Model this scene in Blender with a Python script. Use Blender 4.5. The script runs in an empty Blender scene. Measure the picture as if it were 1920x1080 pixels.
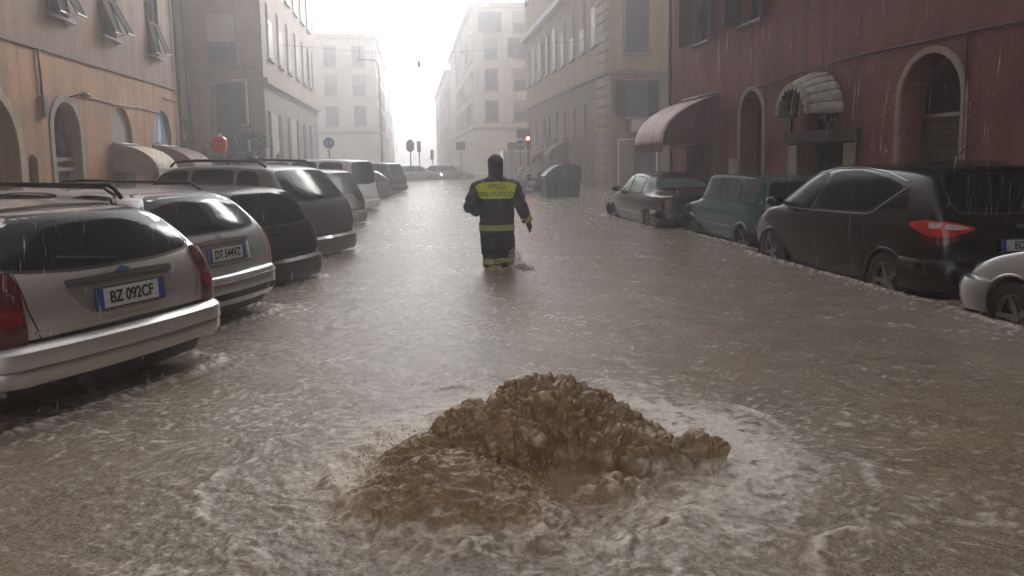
import bpy, bmesh, math, random
import numpy as np
from mathutils import Vector, Matrix
from mathutils.bvhtree import BVHTree
from mathutils.geometry import tessellate_polygon
R = math.radians
random.seed(7); rng = np.random.default_rng(7)
sc = bpy.context.scene
COL = sc.collection

# ------------------------------------------------------------------ camera
th, ro = R(6.12), R(1.05)
fwd = Vector((0, math.cos(th), -math.sin(th))); right = Vector((1, 0, 0)); up = right.cross(fwd)
r2 = right*math.cos(ro) - up*math.sin(ro); u2 = up*math.cos(ro) + right*math.sin(ro)
cam = bpy.data.cameras.new('camera'); co = bpy.data.objects.new('camera', cam); COL.objects.link(co)
m = Matrix((r2, u2, -fwd)).transposed().to_4x4(); m.translation = Vector((0, 0, 1.5)); co.matrix_world = m
cam.sensor_width = 36; cam.lens = 1400/1920*36; cam.shift_y = -90/1920; cam.clip_end = 3000; cam.clip_start = .05
sc.camera = co

# ------------------------------------------------------------------ world, sun, exposure
world = bpy.data.worlds.new('World'); sc.world = world; world.use_nodes = True
nt = world.node_tree; nt.nodes.clear()
sky = nt.nodes.new('ShaderNodeTexSky'); sky.sky_type = 'NISHITA'; sky.sun_disc = False
sky.sun_elevation = R(25); sky.sun_rotation = R(24); sky.air_density = 1.0; sky.dust_density = 4.0; sky.ozone_density = 1.0
hs = nt.nodes.new('ShaderNodeHueSaturation'); hs.inputs['Saturation'].default_value = .12
bg = nt.nodes.new('ShaderNodeBackground'); bg.inputs['Strength'].default_value = .15
wo = nt.nodes.new('ShaderNodeOutputWorld')
nt.links.new(sky.outputs[0], hs.inputs['Color']); nt.links.new(hs.outputs[0], bg.inputs['Color']); nt.links.new(bg.outputs[0], wo.inputs['Surface'])
sl = bpy.data.lights.new('sun', 'SUN'); sl.energy = 1.5; sl.angle = R(25); sl.color = (1, .97, .93)
so = bpy.data.objects.new('sun', sl); COL.objects.link(so); so.location = (0, 0, 40)
so.rotation_euler = (R(-(90-25)), 0, R(-24))       # light comes from up the street, high
sc.view_settings.view_transform = 'Standard'; sc.view_settings.look = 'None'
sc.view_settings.gamma = 1; sc.view_settings.use_curve_mapping = False
sc.view_settings.exposure = 1.2
sc.render.engine = 'CYCLES'
cy = sc.cycles
cy.use_denoising = True
try: cy.denoiser = 'OPENIMAGEDENOISE'
except Exception: pass
cy.max_bounces = 6; cy.diffuse_bounces = 3; cy.glossy_bounces = 3; cy.transmission_bounces = 3; cy.volume_bounces = 2
cy.transparent_max_bounces = 8; cy.caustics_reflective = False; cy.caustics_refractive = False; cy.sample_clamp_indirect = 4

# ------------------------------------------------------------------ frames
SA = R(7.5)
Sdir = Vector((-math.sin(SA), math.cos(SA), 0)); Ndir = Vector((math.cos(SA), math.sin(SA), 0))
SROT = R(97.5)
def st(perp, t, z=0): return Ndir*perp + Sdir*t + Vector((0, 0, z))
WD = .24      # depth of the flood water: water surface is z=0, road is z=-WD

# ------------------------------------------------------------------ noise
def _perm(seed):
    p = np.random.default_rng(seed).permutation(256); return np.concatenate([p, p])
def pn(x, y, seed=0):
    p = _perm(seed); xi = np.floor(x).astype(int); yi = np.floor(y).astype(int); xf = x-xi; yf = y-yi
    u = xf*xf*xf*(xf*(xf*6-15)+10); v = yf*yf*yf*(yf*(yf*6-15)+10)
    def g(ix, iy, fx, fy):
        h = p[p[ix & 255]+(iy & 255)]*(2*math.pi/256); return np.cos(h)*fx+np.sin(h)*fy
    a = g(xi, yi, xf, yf); b = g(xi+1, yi, xf-1, yf); c = g(xi, yi+1, xf, yf-1); d = g(xi+1, yi+1, xf-1, yf-1)
    return (a+u*(b-a)) + v*((c+u*(d-c))-(a+u*(b-a)))
def fbm(x, y, seed=0, o=4):
    s = 0; a = 1; f = 1; t = 0
    for k in range(o): s = s+a*pn(x*f, y*f, seed+k); t += a; a *= .5; f *= 2.03
    return s/t*1.6
_G3 = np.random.default_rng(99).normal(size=(256, 3)); _G3 /= np.linalg.norm(_G3, axis=1)[:, None]
def pn3(P, seed=0):
    p = _perm(seed); I = np.floor(P).astype(int); f = P-I; w = f*f*f*(f*(f*6-15)+10); out = 0
    for dx in (0, 1):
        for dy in (0, 1):
            for dz in (0, 1):
                h = p[p[p[(I[:, 0]+dx) & 255]+((I[:, 1]+dy) & 255)]+((I[:, 2]+dz) & 255)]
                g = (_G3[h]*(f-np.array([dx, dy, dz]))).sum(1)
                out = out+g*(w[:, 0] if dx else 1-w[:, 0])*(w[:, 1] if dy else 1-w[:, 1])*(w[:, 2] if dz else 1-w[:, 2])
    return out
def sstep(a, b, x): t = np.clip((x-a)/(b-a), 0, 1); return t*t*(3-2*t)

# ------------------------------------------------------------------ materials
MATS = {}
def mat(name, col, rough=.6, metal=0, spec=.5, noise=0, nscale=4, col2=None, bump=0, bscale=30, coat=0, emit=None, stretch=None, alpha=None, streak=0, trans=0):
    if name in MATS: return MATS[name]
    m = bpy.data.materials.new(name); MATS[name] = m; m.use_nodes = True; n = m.node_tree.nodes; L = m.node_tree.links
    b = n['Principled BSDF']; b.inputs['Base Color'].default_value = (*col, 1); b.inputs['Roughness'].default_value = rough
    b.inputs['Metallic'].default_value = metal; b.inputs['Specular IOR Level'].default_value = spec; b.inputs['Coat Weight'].default_value = coat
    b.inputs['Coat Roughness'].default_value = .08; b.inputs['Transmission Weight'].default_value = trans
    if emit: b.inputs['Emission Color'].default_value = (*emit[:3], 1); b.inputs['Emission Strength'].default_value = emit[3]
    if alpha is not None: b.inputs['Alpha'].default_value = alpha
    tc = None
    if noise or col2 or bump or streak:
        tc = n.new('ShaderNodeTexCoord'); mp = n.new('ShaderNodeMapping'); L.new(tc.outputs['Object'], mp.inputs[0])
        if stretch: mp.inputs['Scale'].default_value = stretch
    cur = None
    if noise or col2:
        t = n.new('ShaderNodeTexNoise'); t.inputs['Scale'].default_value = nscale; t.inputs['Detail'].default_value = 6; t.inputs['Roughness'].default_value = .65
        L.new(mp.outputs[0], t.inputs['Vector'])
        cr = n.new('ShaderNodeValToRGB'); cr.color_ramp.elements[0].position = .32; cr.color_ramp.elements[1].position = .68
        c2 = col2 or tuple(c*(1-noise) for c in col)
        cr.color_ramp.elements[0].color = (*c2, 1); cr.color_ramp.elements[1].color = (*[min(1, c*(1+noise*.4)) for c in col], 1)
        L.new(t.outputs['Fac'], cr.inputs[0]); cur = cr.outputs[0]
    if streak:      # rain-washed dirt running down the wall
        mp2 = n.new('ShaderNodeMapping'); L.new(tc.outputs['Object'], mp2.inputs[0]); mp2.inputs['Scale'].default_value = (3.2, 3.2, .22)
        t2 = n.new('ShaderNodeTexNoise'); t2.inputs['Scale'].default_value = 1.0; t2.inputs['Detail'].default_value = 7; L.new(mp2.outputs[0], t2.inputs['Vector'])
        r3 = n.new('ShaderNodeValToRGB'); r3.color_ramp.elements[0].position = .36; r3.color_ramp.elements[1].position = .62
        r3.color_ramp.elements[0].color = (1-streak,)*3+(1,); r3.color_ramp.elements[1].color = (1, 1, 1, 1); L.new(t2.outputs['Fac'], r3.inputs[0])
        mx = n.new('ShaderNodeMix'); mx.data_type = 'RGBA'; mx.blend_type = 'MULTIPLY'; mx.inputs[0].default_value = 1
        if cur: L.new(cur, mx.inputs[6])
        else: mx.inputs[6].default_value = (*col, 1)
        L.new(r3.outputs[0], mx.inputs[7]); cur = mx.outputs[2]
    if cur: L.new(cur, b.inputs['Base Color'])
    if bump:
        t = n.new('ShaderNodeTexNoise'); t.inputs['Scale'].default_value = bscale; t.inputs['Detail'].default_value = 5; L.new(mp.outputs[0], t.inputs['Vector'])
        bp = n.new('ShaderNodeBump'); bp.inputs['Strength'].default_value = bump; bp.inputs['Distance'].default_value = .02
        L.new(t.outputs['Fac'], bp.inputs['Height']); L.new(bp.outputs[0], b.inputs['Normal'])
    return m

M_glass = mat('dark_glass', (.010, .013, .013), .09, spec=.13, coat=0, bump=.05, bscale=14)
M_glasst = mat('greenish_glass', (.10, .15, .145), .16, spec=.5, noise=.6, nscale=4)  # lighter greenish glass, uneven in tone
M_glassw = mat('pale_glass', (.42, .50, .48), .15, spec=.5, noise=.4, nscale=6)  # pale colour stands in for sky light in the saloon's side windows
M_rubber = mat('black_rubber', (.012, .012, .013), .55, noise=.3, nscale=20)
M_plastic = mat('grey_plastic', (.05, .05, .052), .5, noise=.3, nscale=20)
M_red = mat('dark_red_lamp', (.10, .006, .008), .12, coat=.6, noise=.5, nscale=14)
M_redb = mat('bright_red_lamp', (.62, .025, .03), .12, coat=.6, noise=.4, nscale=14)
M_clear = mat('clear_lamp', (.62, .56, .54), .12, coat=.6, noise=.4, nscale=22)
M_plate = mat('plate_white', (.62, .64, .63), .35, noise=.15, nscale=30)
M_blue = mat('plate_blue', (.03, .07, .35), .35, noise=.1, nscale=30)
M_ink = mat('plate_ink', (.015, .015, .02), .5, noise=.1, nscale=30)
M_chrome = mat('bright_trim', (.62, .62, .60), .22, metal=.9, noise=.1, nscale=10)
M_tyre = mat('tyre_black', (.014, .014, .014), .7, bump=.3, bscale=60)
M_rim = mat('rim_grey', (.32, .32, .33), .35, metal=.7, noise=.2, nscale=8)
M_pipe = mat('drain_pipe', (.07, .055, .045), .5, noise=.4, nscale=6)
M_metal = mat('grey_metal', (.17, .175, .18), .4, metal=.5, noise=.3, nscale=8)
M_cable = mat('cable_dark', (.03, .025, .022), .6, noise=.2)

# ------------------------------------------------------------------ mesh helpers
def tag(o, label=None, cat=None, group=None, kind=None):
    if label: o['label'] = label
    if cat: o['category'] = cat
    if group: o['group'] = group
    if kind: o['kind'] = kind
    return o
def empty(name, loc=(0, 0, 0), rz=0, **k):
    o = bpy.data.objects.new(name, None); COL.objects.link(o); o.location = loc; o.rotation_euler = (0, 0, rz); o.empty_display_size = .2
    return tag(o, **k)
class MB:
    def __init__(s): s.v = []; s.f = []
    def add(s, v, f):
        n = len(s.v); s.v += [tuple(p) for p in v]; s.f += [tuple(i+n for i in q) for q in f]; return s
    def box(s, a, b, rot=None):
        x0, y0, z0 = [min(a[i], b[i]) for i in range(3)]; x1, y1, z1 = [max(a[i], b[i]) for i in range(3)]
        v = [(x0,y0,z0),(x1,y0,z0),(x1,y1,z0),(x0,y1,z0),(x0,y0,z1),(x1,y0,z1),(x1,y1,z1),(x0,y1,z1)]
        if rot:
            c = Vector(((x0+x1)/2, (y0+y1)/2, (z0+z1)/2)); v = [tuple(rot @ (Vector(p)-c) + c) for p in v]
        return s.add(v, [(0,3,2,1),(4,5,6,7),(0,1,5,4),(1,2,6,5),(2,3,7,6),(3,0,4,7)])
    def cyl(s, p, q, r, r2=None, n=10):
        p = Vector(p); q = Vector(q); r2 = r if r2 is None else r2; d = (q-p).normalized()
        a = d.orthogonal().normalized(); b = d.cross(a); v = []
        for c, rr in ((p, r), (q, r2)):
            for i in range(n):
                t = 2*math.pi*i/n; v.append(c+a*math.cos(t)*rr+b*math.sin(t)*rr)
        f = [(i, (i+1) % n, n+(i+1) % n, n+i) for i in range(n)] + [tuple(range(n-1, -1, -1)), tuple(range(n, 2*n))]
        return s.add(v, f)
    def tube(s, pts, r, n=8):
        pts = [Vector(p) for p in pts]; rs = r if isinstance(r, (list, tuple)) else [r]*len(pts); v = []; f = []
        a = None
        for i, p in enumerate(pts):
            d = (pts[min(i+1, len(pts)-1)]-pts[max(i-1, 0)]).normalized()
            a = (a-d*a.dot(d)).normalized() if a is not None and (a-d*a.dot(d)).length > 1e-4 else d.orthogonal().normalized()
            b = d.cross(a)
            for k in range(n):
                t = 2*math.pi*k/n; v.append(p+(a*math.cos(t)+b*math.sin(t))*rs[i])
            if i:
                for k in range(n): f.append(((i-1)*n+k, (i-1)*n+(k+1) % n, i*n+(k+1) % n, i*n+k))
        f += [tuple(range(n-1, -1, -1)), tuple(range((len(pts)-1)*n, len(pts)*n))]
        return s.add(v, f)
    def sweep(s, path, prof):     # path: list of (pos, outward vec); prof: list of (out, z)
        n = len(prof); v = []; f = []
        for i, (p, o) in enumerate(path):
            for (a, z) in prof: v.append((p[0]+o[0]*a, p[1]+o[1]*a, z))
            if i:
                for k in range(n): f.append(((i-1)*n+k, (i-1)*n+(k+1) % n, i*n+(k+1) % n, i*n+k))
        f += [tuple(range(n-1, -1, -1)), tuple(range((len(path)-1)*n, len(path)*n))]
        return s.add(v, f)
    def ball(s, c, r, seg=10, rings=6, sc_=(1, 1, 1)):
        v = []; f = []
        for i in range(rings+1):
            ph = math.pi*i/rings
            for k in range(seg):
                t = 2*math.pi*k/seg; v.append((c[0]+r*sc_[0]*math.sin(ph)*math.cos(t), c[1]+r*sc_[1]*math.sin(ph)*math.sin(t), c[2]+r*sc_[2]*math.cos(ph)))
        for i in range(rings):
            for k in range(seg): f.append((i*seg+k, (i+1)*seg+k, (i+1)*seg+(k+1) % seg, i*seg+(k+1) % seg))
        return s.add(v, f)
    def build(s, name, m, parent=None, smooth=False, bevel=0, kind=None):
        me = bpy.data.meshes.new(name); me.from_pydata(s.v, [], s.f); me.update()
        if bevel or not smooth:
            pass
        b = bmesh.new(); b.from_mesh(me); bmesh.ops.remove_doubles(b, verts=b.verts, dist=1e-5)
        if bevel: bmesh.ops.bevel(b, geom=[e for e in b.edges if len(e.link_faces) == 2 and e.calc_face_angle(0) > .5], offset=bevel, segments=2, affect='EDGES', profile=.7)
        bmesh.ops.recalc_face_normals(b, faces=b.faces); b.to_mesh(me); b.free()
        if m: me.materials.append(m)
        if smooth:
            for p in me.polygons: p.use_smooth = True
        return link(name, me, parent, kind)
def link(name, me, parent=None, kind=None):
    o = bpy.data.objects.new(name, me); COL.objects.link(o)
    if parent: o.parent = parent
    if kind: o['kind'] = kind
    return o
def smooth_angle(me, ang=35):
    for p in me.polygons: p.use_smooth = True
    b = bmesh.new(); b.from_mesh(me)
    for e in b.edges:
        if len(e.link_faces) == 2 and e.calc_face_angle(0) > R(ang): e.smooth = False
    b.to_mesh(me); b.free()
def evalmesh(o):
    dg = bpy.context.evaluated_depsgraph_get(); dg.update(); return bpy.data.meshes.new_from_object(o.evaluated_get(dg))
def copy_tree(o, parent=None):
    c = o.copy(); COL.objects.link(c); c.parent = parent
    for ch in list(o.children): copy_tree(ch, c)
    return c

# ------------------------------------------------------------------ road and pavements under the water
mb = MB(); mb.box((-90, -25, -1.0), (90, 260, -WD)); o = mb.build('road', mat('wet_asphalt', (.05, .05, .05), .4, bump=.4, bscale=40)); tag(o, kind='structure')
M_pave = mat('pavement_stone', (.14, .13, .12), .4, noise=.4, bump=.3)
for nm, p0, p1, t0, t1 in (('pavement', -8, -6.7, -5, 27.5), ('pavement', 7.05, 8, -5, 22.3), ('pavement', -6.6, -5.4, 36, 57), ('pavement', 8.3, 9.6, 36, 62)):
    e = MB(); e.box((t0, -p0, -WD), (t1, -p1, -WD+.13)); o = e.build(nm, M_pave); o.rotation_euler.z = SROT; tag(o, kind='structure')

# ------------------------------------------------------------------ flood water
BOIL = (.12, 3.55)
def _cb(perp, t, L, W): q = st(perp, t); return (q.x, q.y, R(97.5), L/2, W/2)
def _cr(xr, yr, hd, L, W): return (xr+math.cos(hd)*L/2, yr+math.sin(hd)*L/2, hd, L/2, W/2)
CARBOX = [_cr(-2.56, 4.86, R(159), 4.4, 1.72), _cr(-2.70, 6.9, R(163), 4.5, 1.7), _cr(-2.80, 9.15, R(160), 4.0, 1.66), _cr(-2.98, 12.0, R(160), 4.75, 1.8), _cr(-3.85, 17.9, R(162), 3.9, 1.68),
          _cb(6.06, 8.9, 4.2, 1.80), _cb(6.24, 13.05, 3.7, 1.54), _cb(5.95, 17.3, 4.5, 1.72), _cb(5.93, 4.5, 3.9, 1.68)]
def water_fields(X, Y, dy):
    """height, foam, mud colour fields at world x,y; dy = mesh spacing, fades out what the mesh cannot carry"""
    wx = X + .22*fbm(X*1.1+3, Y*1.1, 11, 3); wy = Y + .22*fbm(X*1.1, Y*1.1+7, 12, 3)
    rx = X-BOIL[0]; ry = Y-BOIL[1]; r = np.sqrt(rx*rx+(ry*1.15)**2)+1e-6
    ang = np.arctan2(ry, rx)
    lo = fbm(wx*.7, wy*.7, 21, 3); 
    h = .011*lo
    fade = lambda wl: np.clip(wl/(2.2*dy)-.6, 0, 1)
    h = h + .008*fade(.45)*fbm(wx*2.2, wy*3.6, 22, 3)
    cal = .55+.75*sstep(-.3, .35, fbm(wx*.55+9, wy*.5, 28, 3))
    pa_ = wx*.86-wy*.5; pb_ = wx*.5+wy*.86; flow = fbm(pa_*.55, pb_*2.3, 29, 4)*np.exp(-((X+2)/9)**2)
    h = h + .010*fade(.4)*flow
    rid = 1-np.abs(fbm(wx*5.5, wy*8.5, 23, 2))*2.2
    h = h + .005*cal*fade(.16)*rid
    h = h + cal*.0048*fade(.07)*pn(wx*17, wy*21, 24) + cal*.0042*fade(.035)*pn(X*39, Y*42, 25) + .003*fade(.02)*pn(X*70, Y*75, 31)
    # turbulence raised round the upwelling
    near = np.exp(-(r/.95)**2)
    h = h + near*(.022*fade(.3)*fbm(wx*4, wy*4, 26, 4)+.03*np.abs(fbm(wx*13, wy*14, 27, 4)))
    # expanding lobed surge fronts
    edge1 = 1.55+.28*pn(np.cos(ang)*2+5, np.sin(ang)*2, 41)+.10*pn(np.cos(ang)*7, np.sin(ang)*7+2, 42)+.05*fbm(wx*3, wy*3, 43, 2)
    e2 = .95+.22*pn(np.cos(ang)*2.5+1, np.sin(ang)*2.5, 44)+.12*pn(np.cos(ang)*8, np.sin(ang)*8+2, 45)
    l1 = np.exp(-((r-edge1)/.035)**2)*sstep(-.2, .25, pn(np.cos(ang)*3+9, np.sin(ang)*3, 46))
    l2 = np.exp(-((r-e2)/.05)**2)*sstep(-.3, .2, pn(np.cos(ang)*4+2, np.sin(ang)*4, 47))
    h = h + .02*l1 + .03*l2 + .03*np.exp(-(r/1.2)**2)
    # hollow in front of the boil
    hx = X-.16; hy = Y-3.24; h = h - .055*np.exp(-(hx/.26)**2-(hy/.15)**2)
    # foam
    fs = 1-np.abs(fbm(wx*4.6, wy*8.4, 51, 5))*3.0          # ridged streaks
    fine = fbm(wx*17, wy*23, 52, 4)
    ring = np.exp(-((r-.92-.12*np.cos(ang-R(40)))/.30)**2)
    side = .50+.50*np.cos(ang-R(70))+.30*np.exp(-((ang+2.7)/.7)**2)
    foam = ring*side*(sstep(-.25, .45, fs*.5+fine*.6+.15))*1.45
    foam = foam + .8*near*sstep(.05, .55, fine+.25*fs)
    foam = foam + .8*l1*sstep(-.35, .2, fine) + .7*l2*sstep(-.4, .2, fine)
    ln = 1-np.abs(fbm(wx*1.15+.35*wy, wy*1.9, 54, 3))*13; ln2 = 1-np.abs(fbm(wx*2.6-.5*wy, wy*3.7+4, 55, 3))*12
    gate = sstep(-.1, .35, fbm(X*.55+2, Y*.5, 56, 2))
    foam = foam + .42*np.clip(ln, 0, 1)*gate*sstep(-.3, .3, fine) + .30*np.clip(ln2, 0, 1)*(1-.6*gate)*sstep(-.2, .35, fine)
    band = np.exp(-((r-1.6)/.6)**2)*.42*sstep(.45, 1.0, fs*.7+fine*.5)
    patch = sstep(.08, .42, fbm(X*.33+4, Y*.28, 53, 3))*.30*sstep(.35, 1.0, fs*.75+fine*.6)
    painted_glare = np.exp(-((X+.9)/1.3)**2-((Y-7.2)/1.6)**2)*.35*sstep(.0, .8, fs*.6+fine*.7)  # pale sky glare on the water painted in as foam
    strk = .40*sstep(.10, .55, flow)*sstep(-.25, .45, fine)+.18*sstep(.05, .4, fbm(pa_*.9+3, pb_*6.5, 30, 3))*sstep(-.1, .4, fine)
    foam = np.clip(foam+band+patch+painted_glare+strk*(1-near), 0, 1)
    foam = foam*(1-np.exp(-(hx/.22)**2-(hy/.13)**2)*.8)
    for (cx, cy_, hd_, hl, hw) in CARBOX:        # froth and lapping along the car bodies
        lx = (X-cx)*math.cos(hd_)+(Y-cy_)*math.sin(hd_); ly = -(X-cx)*math.sin(hd_)+(Y-cy_)*math.cos(hd_)
        qx = np.abs(lx)-hl+.15; qy = np.abs(ly)-hw+.15
        dd = np.hypot(np.maximum(qx, 0), np.maximum(qy, 0))+np.minimum(np.maximum(qx, qy), 0)-.15
        foam = np.clip(foam+.95*np.exp(-((dd-.03)/.07)**2)*sstep(-.25, .3, fine)+.25*np.exp(-((dd-.22)/.05)**2)*sstep(0, .4, fine), 0, 1)
        h = h+.022*np.exp(-((dd-.04)/.07)**2)*(1+fine)+.006*np.exp(-((dd-.22)/.06)**2)
    foam = foam*(1-.9*np.exp(-((X+.14)/.52)**4-((Y-3.30)/.42)**4))
    # wake of foam behind the wader
    px = X+.23; py = Y-10.15; foam = np.clip(foam+.5*np.exp(-((px-.15)/.32)**2-(py/.28)**2)*sstep(-.3, .4, fine), 0, 1)
    h = h+.05*np.exp(-((px-.05)/.3)**2-((py)/.25)**2)*np.clip(.4+fine, 0, 2)
    # mud: where fresh brown water comes up
    mud = np.clip(1.5*np.exp(-(((X+.12)/.62)**2+((Y-3.42)/.48)**2)) + .28*sstep(.12, .5, fbm(wx*.9+20, wy*.7, 61, 3)), 0, 1)
    return h, foam, mud
def make_water():
    ys = [2.0]
    while ys[-1] < 62: ys.append(ys[-1]+max(.0046, .78*ys[-1]**2/1120))
    ys = np.array([-25, -12, -5, -1, .5, 1.2, 1.7]+ys+[66, 75, 90, 120, 180, 258])
    nx = 800; u = np.linspace(-1, 1, nx)
    half = np.clip(ys, 1.6, 62)*.86+.55
    X = half[:, None]*u[None, :]; Y = np.repeat(ys[:, None], nx, 1)
    out = [half+2, half+9, np.maximum(half+20, 88)]
    X = np.concatenate([-out[2][:, None], -out[1][:, None], -out[0][:, None], X, out[0][:, None], out[1][:, None], out[2][:, None]], 1)
    Y = np.repeat(ys[:, None], nx+6, 1)
    dy = np.maximum(.0046, .78*np.clip(Y, 2, 300)**2/1120)*1.2
    h, foam, mud = water_fields(X, Y, dy); h[:, :3] = 0; h[:, -3:] = 0; h[Y < 1.5] = 0
    n0, n1 = X.shape; co_ = np.stack([X, Y, h], -1).reshape(-1, 3)
    i = np.arange(n0*n1).reshape(n0, n1)
    f = np.stack([i[:-1, :-1], i[:-1, 1:], i[1:, 1:], i[1:, :-1]], -1).reshape(-1, 4)
    me = bpy.data.meshes.new('floodwater'); me.vertices.add(len(co_)); me.vertices.foreach_set('co', co_.ravel().astype(np.float32))
    me.loops.add(f.size); me.loops.foreach_set('vertex_index', f.ravel().astype(np.int32))
    me.polygons.add(len(f)); me.polygons.foreach_set('loop_start', np.arange(0, f.size, 4, dtype=np.int32)); me.polygons.foreach_set('loop_total', np.full(len(f), 4, np.int32))
    me.update(); me.polygons.foreach_set('use_smooth', np.ones(len(f), bool))
    for nm, arr in (('foam', foam), ('mud', mud)):
        a = me.attributes.new(nm, 'FLOAT', 'POINT'); a.data.foreach_set('value', arr.ravel().astype(np.float32))
    return me
def water_mat():
    m = bpy.data.materials.new('muddy_water'); m.use_nodes = True; n = m.node_tree.nodes; L = m.node_tree.links; b = n['Principled BSDF']
    b.inputs['IOR'].default_value = 1.33; b.inputs['Specular IOR Level'].default_value = .5
    tc = n.new('ShaderNodeTexCoord')
    def noise(scale, detail=4, rough=.6, sc3=None):
        t = n.new('ShaderNodeTexNoise'); t.inputs['Scale'].default_value = scale; t.inputs['Detail'].default_value = detail; t.inputs['Roughness'].default_value = rough
        if sc3:
            mp = n.new('ShaderNodeMapping'); mp.inputs['Scale'].default_value = sc3; L.new(tc.outputs['Object'], mp.inputs[0]); L.new(mp.outputs[0], t.inputs['Vector'])
        else: L.new(tc.outputs['Object'], t.inputs['Vector'])
        return t.outputs['Fac']
    def mix(fac, a, b_, typ='MIX'):
        x = n.new('ShaderNodeMix'); x.data_type = 'RGBA'; x.blend_type = typ
        for i, v in ((0, fac), (6, a), (7, b_)):
            if isinstance(v, (tuple, float, int)): x.inputs[i].default_value = v if i == 0 else (*v, 1)
            else: L.new(v, x.inputs[i])
        return x.outputs[2]
    def ramp(v, lo, hi):
        x = n.new('ShaderNodeMapRange'); x.inputs['From Min'].default_value = lo; x.inputs['From Max'].default_value = hi; L.new(v, x.inputs['Value']); return x.outputs[0]
    af = n.new('ShaderNodeAttribute'); af.attribute_name = 'foam'; am = n.new('ShaderNodeAttribute'); am.attribute_name = 'mud'
    base = mix(am.outputs['Fac'], (.29, .243, .182), (.30, .205, .108))
    v = mix(ramp(noise(2.2, 7, .7, (1, 1.5, 1)), .3, .7), (.72, .70, .68), (1.22, 1.2, 1.18)); base = mix(1.0, base, v, 'MULTIPLY')
    v = mix(ramp(noise(55, 3), .3, .72), (.62, .62, .62), (1.3, 1.3, 1.3)); base0 = base; base = mix(1.0, base, v, 'MULTIPLY'); base = mix(am.outputs['Fac'], base, mix(.35, base0, base))
    # little pale rain-pocks and froth specks everywhere
    sp = ramp(noise(105, 2, .5), .57, .70); base = mix(sp, base, mix(am.outputs['Fac'], (.46, .42, .37), (.36, .24, .11)))
    # foam keeps a lacy structure
    ma = n.new('ShaderNodeMath'); ma.operation = 'MULTIPLY_ADD'; L.new(ramp(noise(42, 5, .7), .32, .68), ma.inputs[0]); ma.inputs[1].default_value = 1.0; ma.inputs[2].default_value = .42
    mm = n.new('ShaderNodeMath'); mm.operation = 'MULTIPLY'; mm.use_clamp = True; L.new(ma.outputs[0], mm.inputs[0]); L.new(af.outputs['Fac'], mm.inputs[1])
    base = mix(mm.outputs[0], base, mix(am.outputs['Fac'], (.88, .83, .74), (.68, .54, .36))); L.new(base, b.inputs['Base Color'])
    rr = n.new('ShaderNodeMapRange'); L.new(mm.outputs[0], rr.inputs['Value']); rr.inputs['To Min'].default_value = .17; rr.inputs['To Max'].default_value = .55; L.new(rr.outputs[0], b.inputs['Roughness'])
    h1 = noise(26, 3, .6, (1, 1.3, 1)); h2 = noise(115, 3, .65)
    s1 = n.new('ShaderNodeBump'); s1.inputs['Strength'].default_value = .55; s1.inputs['Distance'].default_value = .012; L.new(h1, s1.inputs['Height'])
    s2 = n.new('ShaderNodeBump'); s2.inputs['Strength'].default_value = .6; s2.inputs['Distance'].default_value = .006; L.new(h2, s2.inputs['Height']); L.new(s1.outputs[0], s2.inputs['Normal'])
    L.new(s2.outputs[0], b.inputs['Normal'])
    return m
M_water = water_mat()
wme = make_water(); wme.materials.append(M_water); o = link('floodwater', wme); tag(o, kind='structure')

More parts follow.
